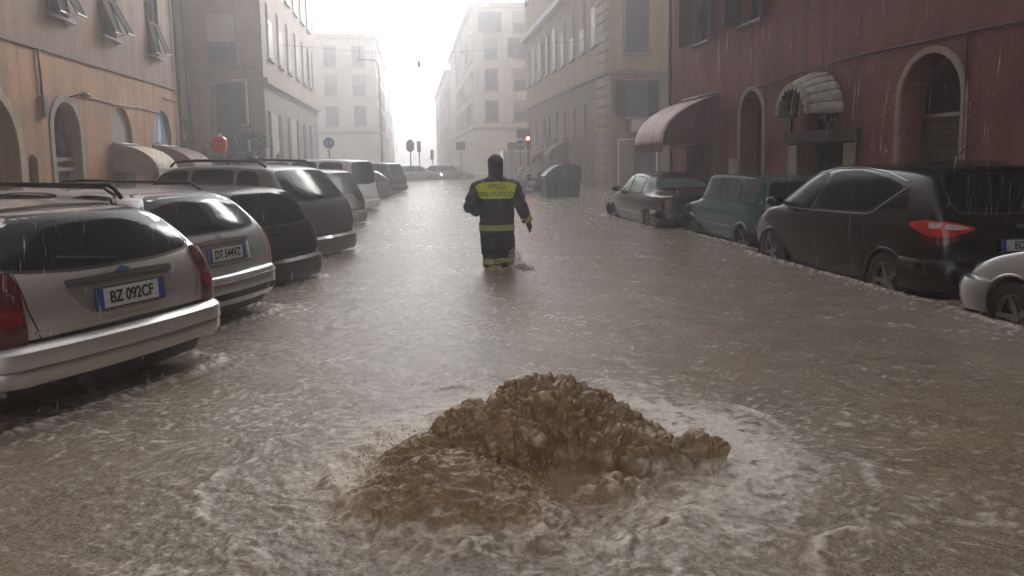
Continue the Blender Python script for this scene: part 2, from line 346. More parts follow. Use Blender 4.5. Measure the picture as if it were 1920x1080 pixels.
# ------------------------------------------------------------------ the boiling upwelling
lobes = [(.16, 3.82, .42, .31, .285, 0), (-.12, 3.68, .36, .30, .20, 0), (.44, 3.70, .30, .27, .16, 0), (-.31, 3.14, .54, .46, .20, 1), (-.12, 2.94, .44, .30, .11, 1),
         (.64, 3.52, .20, .16, .09, 0), (.86, 3.46, .15, .12, .11, 0), (.72, 3.64, .26, .17, .05, 1), (.42, 3.20, .30, .14, .045, 1), (-.60, 3.00, .28, .16, .04, 1), (-.46, 3.50, .32, .32, .13, 1)]
def make_upwelling():
    xs = np.arange(-1.05, 1.2, .0042); ys = np.arange(2.42, 4.32, .0046); X, Y = np.meshgrid(xs, ys)
    h, foam, mud = water_fields(X, Y, np.full(X.shape, .0056))
    wx = X+.05*fbm(X*4, Y*4, 81, 3); wy = Y+.05*fbm(X*4+5, Y*4, 82, 3)
    H = np.zeros_like(X)
    for (cx, cy_, rx, ry, hh, soft) in lobes:
        q = np.sqrt(((wx-cx)/rx)**2+((wy-cy_)/ry)**2); H = (H**5+(hh*(np.exp(-(q*1.55)**2)-.09 if soft else np.clip(1-q**2.0, 0, 1)**.85)).clip(0)**5)**.2
    m = sstep(.004, .06, H); gy, gx = np.gradient(H, .0046, .0042); gx = np.clip(gx, -2.2, 2.2); gy = np.clip(gy, -2.2, 2.2)
    nl = np.sqrt(gx*gx+gy*gy+1); N3 = np.stack([-gx/nl, -gy/nl, 1/nl], -1).reshape(-1, 3)
    P = np.stack([X, Y, H+h], -1).reshape(-1, 3); mm = m.ravel()
    wp = P+.035*np.stack([pn3(P*7, 1), pn3(P*7+9, 2), pn3(P*7+17, 3)], 1)
    bl = lambda v, k: 1-(1-np.clip(np.abs(v)*k, 0, 1))**2
    b1 = bl(pn3(wp*7.5, 4), 2.0); b2 = bl(pn3(wp*14+3, 5), 2.0); b3 = bl(pn3(wp*27+7, 6), 2.0); b4 = bl(pn3(wp*58, 7), 2.0); b5 = pn3(wp*130, 9)
    rough = .22+.78*sstep(-.50, .12, P[:, 0]+(P[:, 1]-3.45)*.9)
    d = mm*rough*(.040*b1+.031*b2+.017*b3+.008*b4+.003*b5) - mm*(1-rough)*.05*np.abs(pn3(wp*np.array([4.5, 11, 9]), 8))*1.3 + mm*(1-rough)*.012*pn3(wp*np.array([22, 40, 30]), 10)
    P = P+N3*d[:, None]; edge = sstep(.0, .02, H).ravel(); P[:, 2] += -.012*(1-edge)
    crest = np.clip(.9*b1*b2+.9*b2*b3+.7*b3*b4-.75, 0, 1)
    fo = np.clip(foam.ravel()*(1-mm)+mm*(.25+.75*rough)*.85*crest+mm*(1-mm)*2.6*sstep(-.2, .3, fbm(X*15, Y*19, 84, 3)).ravel(), 0, 1)
    mu_ = np.clip(np.maximum(mud.ravel(), mm*(.80+.5*pn3(wp*9, 12))), 0, 1)
    n0, n1 = X.shape; idx = np.arange(n0*n1).reshape(n0, n1); f = np.stack([idx[:-1, :-1], idx[:-1, 1:], idx[1:, 1:], idx[1:, :-1]], -1).reshape(-1, 4)
    keep = (H.ravel()[f] > .0005).any(1); f = f[keep]; used = np.unique(f); remap = np.full(n0*n1, -1); remap[used] = np.arange(len(used)); f = remap[f]; P = P[used]; fo = fo[used]; mu_ = mu_[used]
    me = bpy.data.meshes.new('water_upwelling'); me.vertices.add(len(P)); me.vertices.foreach_set('co', P.astype(np.float32).ravel())
    me.loops.add(f.size); me.loops.foreach_set('vertex_index', f.ravel().astype(np.int32)); me.polygons.add(len(f))
    me.polygons.foreach_set('loop_start', np.arange(0, f.size, 4, dtype=np.int32)); me.polygons.foreach_set('loop_total', np.full(len(f), 4, np.int32)); me.update(); me.polygons.foreach_set('use_smooth', np.ones(len(f), bool))
    for nm, arr in (('foam', fo), ('mud', mu_)): a = me.attributes.new(nm, 'FLOAT', 'POINT'); a.data.foreach_set('value', arr.astype(np.float32))
    me.materials.append(M_water); return link('water_upwelling', me)
o = make_upwelling(); tag(o, 'brown mound of muddy water boiling up out of the flooded road', 'water spout')
M_boil = mat('muddy_drops', (.30, .19, .09), .25, noise=.4, nscale=30)
mb = MB()       # drops thrown off the mound
for k in range(9000):
    l = lobes[(0, 1, 3, 3, 4, 10, 2, 6)[rng.integers(0, 8)]]; a = rng.random()*6.283; q = rng.uniform(.4, 1.15)
    z = l[4]*math.sqrt(max(0, 1-min(q, 1)**2))+abs(rng.normal(0, .028))+.015; r_ = .0006+.0045*rng.random()**5
    c = (l[0]+l[2]*q*math.cos(a), l[1]+l[3]*q*math.sin(a), z)
    mb.add([(c[0]+r_*x, c[1]+r_*y, c[2]+r_*w*rng.uniform(1, 1.8)) for x, y, w in ((1,0,0),(-1,0,0),(0,1,0),(0,-1,0),(0,0,1),(0,0,-1))], [(0,2,4),(2,1,4),(1,3,4),(3,0,4),(2,0,5),(1,2,5),(3,1,5),(0,3,5)])
o = mb.build('spray_drops', mat('pale_spray', (.62, .52, .40), .3, noise=.3, nscale=30), smooth=True); tag(o, 'muddy drops thrown up over the boiling brown mound', 'spray', kind='stuff')

# ------------------------------------------------------------------ walls with openings
def rect(u0, u1, z0, z1): return [(u0, z0), (u1, z0), (u1, z1), (u0, z1)]
def arch(c, hw, z0, zs, n=14): # semicircle-ish arch, top = zs+hw
    return [(c-hw, z0), (c+hw, z0)] + [(c+hw*math.cos(math.pi*k/n), zs+hw*math.sin(math.pi*k/n)) for k in range(n+1)]
def wall(name, parent, outer, holes, oy, m, depth=.35, w0=0):
    polys = [[Vector((u, z, 0)) for u, z in outer]]+[[Vector((u, z, 0)) for u, z in h] for h in holes]
    tri = tessellate_polygon(polys); flat = [p for q in polys for p in q]
    v = [(p.x, oy*w0, p.y) for p in flat]; n = len(v); v += [(p.x, oy*(w0-depth), p.y) for p in flat]; f = [tuple(t) for t in tri]+[tuple(i+n for i in reversed(t)) for t in tri]
    k = 0
    for q in polys:
        c = len(q); f += [(k+i, k+(i+1) % c, n+k+(i+1) % c, n+k+i) for i in range(c)]; k += c
    b = MB(); b.add(v, f); return b.build(name, m, parent)
def slab_poly(name, parent, poly, w, thick, oy, m):
    b = MB(); n = len(poly); tri = tessellate_polygon([[Vector((u, z, 0)) for u, z in poly]])
    v = [(u, oy*w, z) for u, z in poly]+[(u, oy*(w-thick), z) for u, z in poly]
    b.add(v, [tuple(t) for t in tri]+[tuple(i+n for i in reversed(t)) for t in tri]+[(i, (i+1) % n, n+(i+1) % n, n+i) for i in range(n)]); return b.build(name, m, parent)
def arch_trim(name, parent, c, hw, z0, zs, width, w, thick, oy, m):
    n = 18; inn = [(c+hw, z0)]+[(c+hw*math.cos(math.pi*k/n), zs+hw*math.sin(math.pi*k/n)) for k in range(n+1)]+[(c-hw, z0)]
    h2 = hw+width; ou = [(c+h2, z0)]+[(c+h2*math.cos(math.pi*k/n), zs+h2*math.sin(math.pi*k/n)) for k in range(n+1)]+[(c-h2, z0)]
    v = []; f = []
    for a, b_ in zip(inn, ou):
        v += [(a[0], oy*w, a[1]), (b_[0], oy*w, b_[1]), (b_[0], oy*(w-thick), b_[1]), (a[0], oy*(w-thick), a[1])]
    for i in range(len(inn)-1):
        for k in range(4): f.append((i*4+k, i*4+(k+1) % 4, i*4+4+(k+1) % 4, i*4+4+k))
    f += [(3, 2, 1, 0), tuple(range(len(v)-4, len(v)))]
    b = MB(); b.add(v, f); return b.build(name, m, parent)
def tbox(name, parent, u0, u1, w0, w1, z0, z1, oy, m, **k):
    b = MB(); b.box((u0, oy*w0, z0), (u1, oy*w1, z1)); return b.build(name, m, parent, **k)
ZB = -WD-.02
M_shut = mat('shutter_green', (.010, .017, .015), .7, spec=.12, noise=.5, nscale=12, streak=.3)
M_shutg = mat('shutter_grey', (.030, .036, .036), .7, spec=.15, noise=.4, nscale=12)
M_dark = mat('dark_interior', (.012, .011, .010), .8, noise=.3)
M_wglass = mat('window_pane', (.03, .036, .04), .1, noise=.3, nscale=2)
def louvre(parent, m, hinge, ang, wd, z0, z1, name='shutter', tilt=0, oy=1):
    """shutter leaf: frame with slats; hinge=(u,w) in the wall frame, ang = opening about z"""
    o = bpy.data.objects.new(name, None)
    f = MB(); t = .035
    f.box((.05, -.006, z0+.02), (wd-.05, .006, z1-.02))
    f.box((0, -t/2, z0), (.06, t/2, z1)); f.box((wd-.06, -t/2, z0), (wd, t/2, z1))
    for zz in (z0, (z0+z1)/2-.035, z1-.07): f.box((.06, -t/2, zz), (wd-.06, t/2, zz+.07))
    fr = f.build(name, m, parent); fr.location = (hinge[0], oy*hinge[1], 0); fr.rotation_euler = (0, 0, ang)
    s = MB(); z = z0+.09
    while z < z1-.09:
        if abs(z-(z0+z1)/2) > .05: s.box((.058, -.022, z), (wd-.058, .022, z+.008), Matrix.Rotation(R(38), 3, 'X'))
        z += .038
    s.build('louvres', m, fr, kind='stuff'); bpy.data.objects.remove(o)
    return fr

# ---------------- orange building, left
T0 = -24
LB = empty('orange_building', st(-8, 0), SROT, label='orange-brown plastered building on the left with arched shop doors, cables and green shutters', cat='building')
M_or1 = mat('orange_plaster', (.38, .17, .056), .7, col2=(.19, .102, .052), nscale=.9, bump=.35, bscale=14, streak=.42)
M_or2 = mat('brown_plaster', (.235, .112, .055), .7, col2=(.125, .075, .055), nscale=.8, bump=.35, bscale=14, streak=.55)
M_stone = mat('grey_stone', (.20, .175, .15), .6, noise=.4, nscale=5, bump=.3)
yo = -1
archL = [(9.6, 1.2, 1.85), (15.45, 1.2, 1.85), (18.9, .68, 2.35), (25.85, .85, 2.45)]
holes = [arch(c, h, ZB+.1, zs) for c, h, zs in archL]+[arch(17.22, .2, .2, 1.6), arch(22.35, .74, ZB+.1, 2.42)]
wall('lower_wall', LB, rect(T0, 27.6, ZB, 4.08), holes, yo, M_or1, .4)
tbox('string_course', LB, T0, 27.6, -.2, .05, 4.082, 4.15, yo, mat('course_dark', (.12, .075, .05), .7, noise=.3))
winL = [(13.0, .55), (15.9, .55), (18.95, .55), (21.9, .55), (25.45, .52)]
wall('upper_wall', LB, rect(T0, 27.6, 4.152, 22), [rect(c-h, c+h, 4.98, 7.0) for c, h in winL]+[rect(c-h, c+h, 8.6, 10.6) for c, h in winL], yo, M_or2, .35)
tbox('body', LB, T0, 27.6, -8, -.42, ZB, 21.8, yo, mat('side_plaster', (.20, .12, .08), .8, noise=.4, nscale=2))
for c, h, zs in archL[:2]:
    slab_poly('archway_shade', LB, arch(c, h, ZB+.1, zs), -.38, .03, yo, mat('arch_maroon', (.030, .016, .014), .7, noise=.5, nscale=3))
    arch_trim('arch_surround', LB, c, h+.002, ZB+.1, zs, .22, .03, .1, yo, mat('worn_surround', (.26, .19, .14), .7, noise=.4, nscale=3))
# door arch with transom
c, h, zs = archL[2]
M_door = mat('door_greenblack', (.022, .026, .024), .45, noise=.5, nscale=6)
arch_trim('stone_surround', LB, c, h+.002, ZB+.1, zs, .17, .035, .4, yo, M_stone)
d = slab_poly('door', LB, rect(c-h, c+h, ZB+.1, 1.42), -.3, .05, yo, M_door)
for k in (-.34, .34): tbox('door_panel', d, c+k-.22, c+k+.22, -.27, -.3, .1, 1.2, yo, M_door, bevel=.01)
tbox('paper_notice', d, c-.47, c-.20, -.262, -.268, .95, 1.4, yo, mat('paper', (.62, .64, .66), .6, noise=.1))
tbox('transom', LB, c-h, c+h, -.33, -.16, 1.43, 1.52, yo, M_stone); tbox('transom', LB, c-h, c+h, -.33, -.18, 1.66, 1.75, yo, M_stone)
slab_poly('fanlight', LB, [(c-h, 1.76), (c+h, 1.76)]+arch(c, h, 1.8, zs)[2:], -.3, .03, yo, M_wglass)
for k in (-.22, .22): tbox('glazing_bar', LB, c+k-.02, c+k+.02, -.3, -.26, 1.76, 2.9, yo, M_door)
tbox('glazing_bar', LB, c-h, c+h, -.298, -.255, 2.3, 2.34, yo, M_door)
slab_poly('niche_panel', LB, arch(17.22, .2, .2, 1.6), -.15, .03, yo, M_door)
# blind grey lunette and shop front
slab_poly('grey_lunette', LB, arch(22.35, .735, 2.0, 2.42), -.10, .05, yo, mat('grey_render', (.20, .185, .175), .7, noise=.3, nscale=4))
slab_poly('shop_glass', LB, rect(21.61, 23.09, ZB+.1, 1.95), -.25, .03, yo, M_wglass)
# painted lunette
c, h, zs = archL[3]
pn_ = slab_poly('painted_panel', LB, arch(c, h, 2.0, zs), -.12, .04, yo, mat('mural_blue', (.16, .36, .52), .6, col2=(.05, .16, .30), nscale=5))
slab_poly('pale_figure', pn_, [(c-.20, 2.3), (c+.02, 2.22), (c+.12, 2.5), (c+.10, 2.85), (c-.02, 3.08), (c-.12, 2.9), (c-.16, 2.6)], -.108, .02, yo, mat('mural_beige', (.50, .42, .33), .6, noise=.3, nscale=8))
slab_poly('painted_boat', pn_, [(c-.6, 2.16), (c-.25, 2.16), (c-.18, 2.28), (c-.66, 2.28)], -.107, .02, yo, M_ink)
slab_poly('green_strip', pn_, [(c+.25, 2.1), (c+.72, 2.1), (c+.66, 2.7), (c+.4, 3.0)], -.109, .02, yo, mat('mural_green', (.06, .16, .13), .6, noise=.4, nscale=8))
slab_poly('shop_glass', LB, rect(c-h, c+h, ZB+.1, 1.95), -.25, .03, yo, M_wglass)
# windows of the upper floors with propped louvred shutters
M_sill = mat('slate_sill', (.11, .115, .12), .4, noise=.3)
M_edge = mat('edge_highlight_paint', (.5, .5, .48), .25, noise=.2)  # pale colour paints the highlight along each flap's lower edge
for fl, zz in enumerate((4.98, 8.6)):
    for c, h in winL:
        w = slab_poly('window', LB, rect(c-h, c+h, zz, zz+2.02), -.22, .04, yo, M_wglass)
        tbox('frame', w, c-.03, c+.03, -.22, -.17, zz, zz+2.02, yo, M_shut)
        tbox('sill', w, c-h-.1, c+h+.1, -.2, .14, zz-.07, zz, yo, M_sill)
        for sgn in (-1, 1):        # closed leaves above, lower flap pushed out
            f = MB(); x0, x1 = (c-h+.01, c-.01) if sgn < 0 else (c+.01, c+h-.01); za, zb = zz+1.0, zz+2.0; f.box((x0+.04, yo*.018, za+.03), (x1-.04, yo*.026, zb-.03))
            for a, b_ in ((x0, x0+.05), (x1-.05, x1)): f.box((a, yo*.02, za), (b_, yo*.055, zb))
            f.box((x0+.05, yo*.02, za), (x1-.05, yo*.055, za+.06)); f.box((x0+.05, yo*.02, zb-.06), (x1-.05, yo*.055, zb)); s = f.build('shutter', M_shut, w)
            g = MB(); z = za+.08
            while z < zb-.08: g.box((x0+.05, yo*.02, z), (x1-.05, yo*.05, z+.008), Matrix.Rotation(R(38), 3, 'X')); z += .04
            g.build('louvres', M_shut, s, kind='stuff') if False else g.build('shutter_louvres', M_shut, w, kind='stuff')
            # the flap hangs from za, swung outward by ~28-40 degrees
            an = R((20, 26, 17, 22, 15)[winL.index((c, h))]+4*sgn); Lf = .98
            f = MB()
            def P(u, l, t): return (u, yo*(.05+math.sin(an)*l+math.cos(an)*t), za-math.cos(an)*l+math.sin(an)*t)
            def slab(b_, ua, ub, l0, l1, t0=-.018, t1=.018):
                b_.add([P(ua,l0,t0),P(ub,l0,t0),P(ub,l1,t0),P(ua,l1,t0),P(ua,l0,t1),P(ub,l0,t1),P(ub,l1,t1),P(ua,l1,t1)], [(0,3,2,1),(4,5,6,7),(0,1,5,4),(1,2,6,5),(2,3,7,6),(3,0,4,7)])
            slab(f, x0+.045, x1-.045, .05, Lf-.06, -.010, -.004); slab(f, x0, x0+.05, 0, Lf); slab(f, x1-.05, x1, 0, Lf); slab(f, x0+.05, x1-.05, 0, .06); slab(f, x0+.05, x1-.05, Lf-.07, Lf-.004)
            s = f.build('shutter_flap', M_shut, w)
            g = MB(); l = .09
            while l < Lf-.09: slab(g, x0+.05, x1-.05, l, l+.022, -.012, .004); l += .04
            g.build('flap_louvres', M_shut, w, kind='stuff')
            e = MB(); slab(e, x0+.01, x1-.01, Lf, Lf+.018, -.02, .03); e.build('flap_highlight', M_edge, w)
            g = MB(); g.cyl(P((x0 if sgn < 0 else x1), Lf-.1, 0), ((x0 if sgn < 0 else x1), yo*.0, zz+.1), .006, n=5); g.build('stay_rod', M_rubber, w)
# pipes, cables, lamp and boxes on the wall (parts of the building)
p = MB(); p.tube([(17.75, yo*.05, 4.07), (17.75, yo*.05, 3.1)], .03); p.build('wall_pipe', M_pipe, LB, smooth=True)
tbox('junction_box', LB, 17.66, 17.86, 0, .12, 2.62, 3.08, yo, mat('box_brown', (.06, .04, .035), .5, noise=.3), bevel=.01)
p = MB(); p.tube([(19.6+k*.55, yo*.03, 3.22+.02*math.sin(k)-.0*k) for k in range(12)], .018); p.build('wall_cable', mat('cable_red', (.13, .06, .04), .6, noise=.3), LB)
p = MB(); p.tube([(26.0, yo*.04, 3.72), (27.6, yo*.04, 3.70)], .025); p.build('wall_cable', M_cable, LB)
p = MB(); p.tube([(19.25, yo*.0, 3.18), (19.25, yo*.28, 3.26)], .02); p.ball((19.25, yo*.34, 3.22), .12, sc_=(1.2, 1, .6)); p.build('wall_lamp', mat('lamp_green', (.03, .055, .035), .4, noise=.3), LB, smooth=True)
p = MB(); p.tube([(27.52, yo*.09, 15), (27.52, yo*.09, ZB)], .06); p.build('drain_pipe', mat('pipe_dark', (.035, .038, .035), .5, noise=.4), LB, smooth=True)

def awning(parent_name, loc_t, wd, proj, ztop, drop, oy, perp, m_top, m_side, label, stripes=False, m_val=None, round_=True, prof=None):
    """folding awning: curved canopy with closed cheeks, valance and bar"""
    r = empty(parent_name, st(perp, loc_t), SROT, label=label, cat='awning')
    n = 9; pr = []
    for k in range(n+1):
        a = math.pi/2*k/n
        pr.append((proj*math.sin(a), ztop-drop*(1-math.cos(a)))) if round_ else pr.append((proj*k/n, ztop-drop*k/n))
    if prof: pr = [(a*proj, ztop-b_*drop) for a, b_ in prof]; n = len(pr)-1
    v = []; f = []
    for u in np.linspace(-wd/2, wd/2, 9):
        sag = .015*math.sin((u/wd+.5)*math.pi*4)
        for (w, z) in pr: v.append((u, oy*w, z-abs(sag)))
    c = n+1
    for i in range(8):
        for k in range(n): f.append((i*c+k, i*c+k+1, (i+1)*c+k+1, (i+1)*c+k))
    me = bpy.data.meshes.new('canopy'); me.from_pydata(v, [], f); me.materials.append(m_top)
    for q in me.polygons: q.use_smooth = True
    o = link('canopy', me, r); sd = o.modifiers.new('s', 'SOLIDIFY'); sd.thickness = .012
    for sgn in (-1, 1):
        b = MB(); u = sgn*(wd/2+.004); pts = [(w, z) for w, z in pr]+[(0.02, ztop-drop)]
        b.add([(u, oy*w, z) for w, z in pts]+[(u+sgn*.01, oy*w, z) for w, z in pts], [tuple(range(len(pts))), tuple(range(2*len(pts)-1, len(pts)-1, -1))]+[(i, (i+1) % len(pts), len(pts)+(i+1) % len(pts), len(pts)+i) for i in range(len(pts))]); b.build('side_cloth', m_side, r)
    b = MB(); ns = 22
    for k in range(ns):
        u0 = -wd/2+wd*k/ns; b.box((u0+.003, oy*(proj+.008), ztop-drop-.2-.02*(k % 2)), (u0+wd/ns-.003, oy*(proj+.02), ztop-drop+.01))
    b.build('valance', m_val or m_top, r)
    b = MB(); b.cyl((-wd/2-.03, oy*.06, ztop+.03), (wd/2+.03, oy*.06, ztop+.03), .045); b.build('roller', M_metal, r, smooth=True)
    for u in (-wd/2+.05, wd/2-.05):
        b = MB(); b.tube([(u, oy*.03, ztop-drop-.1), (u, oy*(proj-.02), ztop-drop)], .014); b.build('awning_arm', M_metal, r)
    return r
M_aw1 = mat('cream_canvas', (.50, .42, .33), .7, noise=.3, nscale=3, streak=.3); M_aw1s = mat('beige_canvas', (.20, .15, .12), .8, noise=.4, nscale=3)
M_aw2 = mat('maroon_canvas', (.14, .045, .045), .7, noise=.4, nscale=3, streak=.3)
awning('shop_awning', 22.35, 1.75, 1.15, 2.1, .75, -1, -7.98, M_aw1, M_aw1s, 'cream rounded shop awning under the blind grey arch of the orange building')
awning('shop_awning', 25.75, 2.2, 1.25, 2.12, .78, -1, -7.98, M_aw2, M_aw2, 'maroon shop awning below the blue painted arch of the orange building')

# ---------------- pink-red building, right
RB = empty('red_building', st(8, 0), SROT, label='dark pinkish-red plastered building on the right with cream-edged arches', cat='building')
M_rd = mat('red_plaster', (.34, .125, .105), .7, col2=(.165, .082, .075), nscale=.75, bump=.35, bscale=14, streak=.38)
M_cream = mat('cream_stone', (.42, .35, .27), .6, noise=.35, nscale=5, bump=.2)
ro_ = 1; TR = 22.45
aR = [(4.6, .72, 2.28), (10.78, .70, 2.32), (16.95, .60, 2.42)]
winR = [(2.2, .55), (5.9, .55), (9.6, .55), (13.55, .55), (17.0, .52), (20.1, .55)]
holes = [arch(c, h, ZB+.1, zs) for c, h, zs in aR]+[rect(13.08, 14.66, ZB+.1, 1.72), arch(13.9, .62, 1.98, 2.3)]+[rect(19.1, 21.2, ZB+.1, 1.9)]+[rect(c-h, c+h, 4.62, 6.7) for c, h in winR]+[rect(c-h, c+h, 8.2, 10.2) for c, h in winR]
wall('wall', RB, rect(T0, TR, ZB, 22), holes, ro_, M_rd, .4)
tbox('body', RB, T0, TR, -8, -.55, ZB, 21.8, ro_, mat('side_plaster_red', (.16, .07, .06), .8, noise=.4, nscale=2))
for i, (c, h, zs) in enumerate(aR):
    arch_trim('arch_surround', RB, c, h+.002, ZB+.1, zs, .10, .04, .46, ro_, M_cream)
    slab_poly('arch_backing', RB, arch(c, h, ZB+.1, zs), -.46, .03, ro_, M_dark if i < 2 else mat('brown_door', (.045, .030, .022), .6, noise=.5, nscale=4))  # dark sheet stands for the unlit inside; the last is a brown door
    if i < 2:
        sh = tbox('roller_shutter', RB, c-h, c+h, -.42, -.36, ZB+.12, ZB+.2, ro_, M_metal)
        z = ZB+.2
        M_slat = mat('shutter_slat', (.17, .165, .15), .45, metal=.3, noise=.4, nscale=5)
        sm_ = None
        while z < 2.02:
            b = MB(); b.box((c-h, ro_*-.42, 0), (c+h, ro_*-.372, .088))
            if sm_ is None: so_ = b.build('slat', M_slat, sh, bevel=.012); sm_ = so_.data
            else: so_ = link('slat', sm_, sh)
            so_.location.z = z; z += .096
        tbox('shutter_bar', sh, c-h, c+h, -.38, -.32, z, z+.06, ro_, M_chrome)
# middle doorway with scalloped hood
tbox('lintel', RB, 12.55, 15.2, -.3, .10, 1.74, 1.96, ro_, mat('dark_lintel', (.045, .030, .022), .5, noise=.4))
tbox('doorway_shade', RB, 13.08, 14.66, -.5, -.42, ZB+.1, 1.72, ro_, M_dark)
for u, cc in ((14.92, (.42, .43, .36)), (12.85, (.40, .42, .26))):
    tbox('side_panel', RB, u-.17, u+.17, .01, .06, ZB+.2, 1.70, ro_, mat('panel%.1f' % u, cc, .5, noise=.3, nscale=4, streak=.25))
    tbox('panel_frame', RB, u-.22, u+.22, .003, .02, ZB+.15, 1.735, ro_, M_dark)
slab_poly('fan_window', RB, arch(13.9, .62, 1.98, 2.3), -.3, .03, ro_, M_wglass)
tbox('grey_sign_board', RB, 15.0, 15.35, .01, .05, 1.98, 2.75, ro_, mat('board_grey', (.10, .09, .08), .6, noise=.3))
hd = empty('scalloped_door_hood', st(7.96, 13.9), SROT, label='ribbed off-white scalloped canopy over the dark doorway of the red building', cat='canopy')
M_hood = mat('hood_white', (.52, .50, .44), .6, noise=.5, nscale=6, streak=.3)
ng = 11
for g in range(ng):     # each gore of the hood is a ribbed strip
    v = []; f = []; na, nk = 6, 7
    for ia in range(na+1):
        a = math.pi*(g+ia/na)/ng
        puff = .022*math.sin(math.pi*ia/na)
        for k in range(nk+1):
            b_ = math.pi/2*k/nk
            rr = .78*math.sin(b_)*1.0+puff*math.sin(b_); w = .62*math.cos(b_)*1.0
            # front rim is at w max: the hood opens outward; radius grows toward the wall
            rr2 = .60+.22*math.sin(b_*1.0) ; w2 = .60*(1-k/nk)
            rr2 += puff
            v.append((rr2*math.cos(a), w2, 2.26+rr2*math.sin(a)*.98))
        # scallop edge
    for ia in range(na):
        for k in range(nk): f.append((ia*(nk+1)+k, ia*(nk+1)+k+1, (ia+1)*(nk+1)+k+1, (ia+1)*(nk+1)+k))
    me = bpy.data.meshes.new('gore'); me.from_pydata(v, [], f); me.materials.append(M_hood)
    for q in me.polygons: q.use_smooth = True
    o = link('gore', me, hd); s = o.modifiers.new('s', 'SOLIDIFY'); s.thickness = .012
    a0, a1 = math.pi*g/ng, math.pi*(g+1)/ng; mb = MB(); nn = 5; vv = []
    for ia in range(nn+1):
        a = a0+(a1-a0)*ia/nn; dp = .10*math.sin(math.pi*ia/nn)+.03
        for r_ in (.62, .62-dp): vv.append((r_*math.cos(a), .615, 2.26+r_*math.sin(a)*.98))
        for r_ in (.62, .62-dp): vv.append((r_*math.cos(a), .603, 2.26+r_*math.sin(a)*.98))
    ff = []
    for ia in range(nn):
        a = ia*4; ff += [(a, a+1, a+5, a+4), (a+2, a+6, a+7, a+3), (a, a+4, a+6, a+2), (a+1, a+3, a+7, a+5)]
    mb.add(vv, ff); mb.build('scallop', M_hood, hd)
    if g:
        mb = MB(); mb.tube([((.60+.22*math.sin(math.pi/2*k/nk))*math.cos(a0)*1.01, .60*(1-k/nk), 2.26+(.60+.22*math.sin(math.pi/2*k/nk))*math.sin(a0)) for k in range(nk+1)], .012, 5); mb.build('rib', mat('rib_grey', (.16, .16, .15), .6, noise=.2), hd)
M_aw3 = mat('sky_paled_canvas', (.72, .53, .53), .5, noise=.25, nscale=3, streak=.25); M_aw3s = mat('maroon_side', (.12, .04, .045), .7, noise=.4, nscale=3)  # canopy pink lightened to paint in sky reflected off its slope
awning('shop_awning', 20.05, 2.4, 1.5, 3.1, 1.25, 1, 7.98, M_aw3, M_aw3s, 'large pink and maroon curved awning on the end of the red building', m_val=M_aw3s, prof=[(0, 0), (.25, .09), (.5, .21), (.72, .37), (.88, .55), (.97, .75), (1, .9), (1, 1)])
tbox('shop_front', RB, 19.1, 21.2, -.4, -.3, ZB+.1, 1.9, ro_, mat('shop_brown', (.10, .06, .045), .5, noise=.4))
for u in (19.7, 20.4): tbox('shop_mullion', RB, u-.03, u+.03, -.3, -.25, ZB+.1, 1.9, ro_, M_cream)
for fl, zz in enumerate((4.62, 8.2)):
    for c, h in winR:
        w = slab_poly('window', RB, rect(c-h, c+h, zz, zz+2.08), -.22, .04, ro_, M_wglass)
        tbox('window_frame', w, c-.035, c+.035, -.22, -.16, zz, zz+2.08, ro_, M_shutg)
        tbox('sill', w, c-h-.08, c+h+.08, -.18, .10, zz-.07, zz, ro_, M_sill)
        for sgn in (-1, 1):       # leaves folded back, standing a little off the wall
            a = R(180-rng.uniform(8, 26)) if sgn < 0 else R(rng.uniform(8, 38)); 
            louvre(RB, M_shutg, (c+sgn*(h+.01), .05), a, h-.02, zz-.02, zz+2.05, oy=1)
p = MB(); p.tube([(17.3, .03, 3.02), (14.6, .04, 3.18), (12.6, .03, 3.24), (10.02, .03, 3.2)], .014); p.build('wall_cable', M_cable, RB)
p = MB(); p.tube([(10.0, .03, 3.2), (10.0, .03, .3)], .014); p.build('wall_cable', M_cable, RB)
p = MB(); p.tube([(10.0, .03, 3.21), (8.4, .04, 3.16), (4.0, .03, 3.1)], .014); p.build('wall_cable', M_cable, RB)
tbox('electric_box', RB, 17.62, 17.95, 0, .12, 1.0, 1.42, ro_, mat('box_white', (.45, .44, .42), .5, noise=.2), bevel=.01)
p = MB(); p.tube([(TR-.08, .09, 15), (TR-.08, .09, 3.2), (TR-.25, .11, 2.95), (TR-.25, .09, ZB)], .055); p.build('drain_pipe', mat('pipe_greyred', (.10, .065, .06), .5, noise=.4), RB, smooth=True)

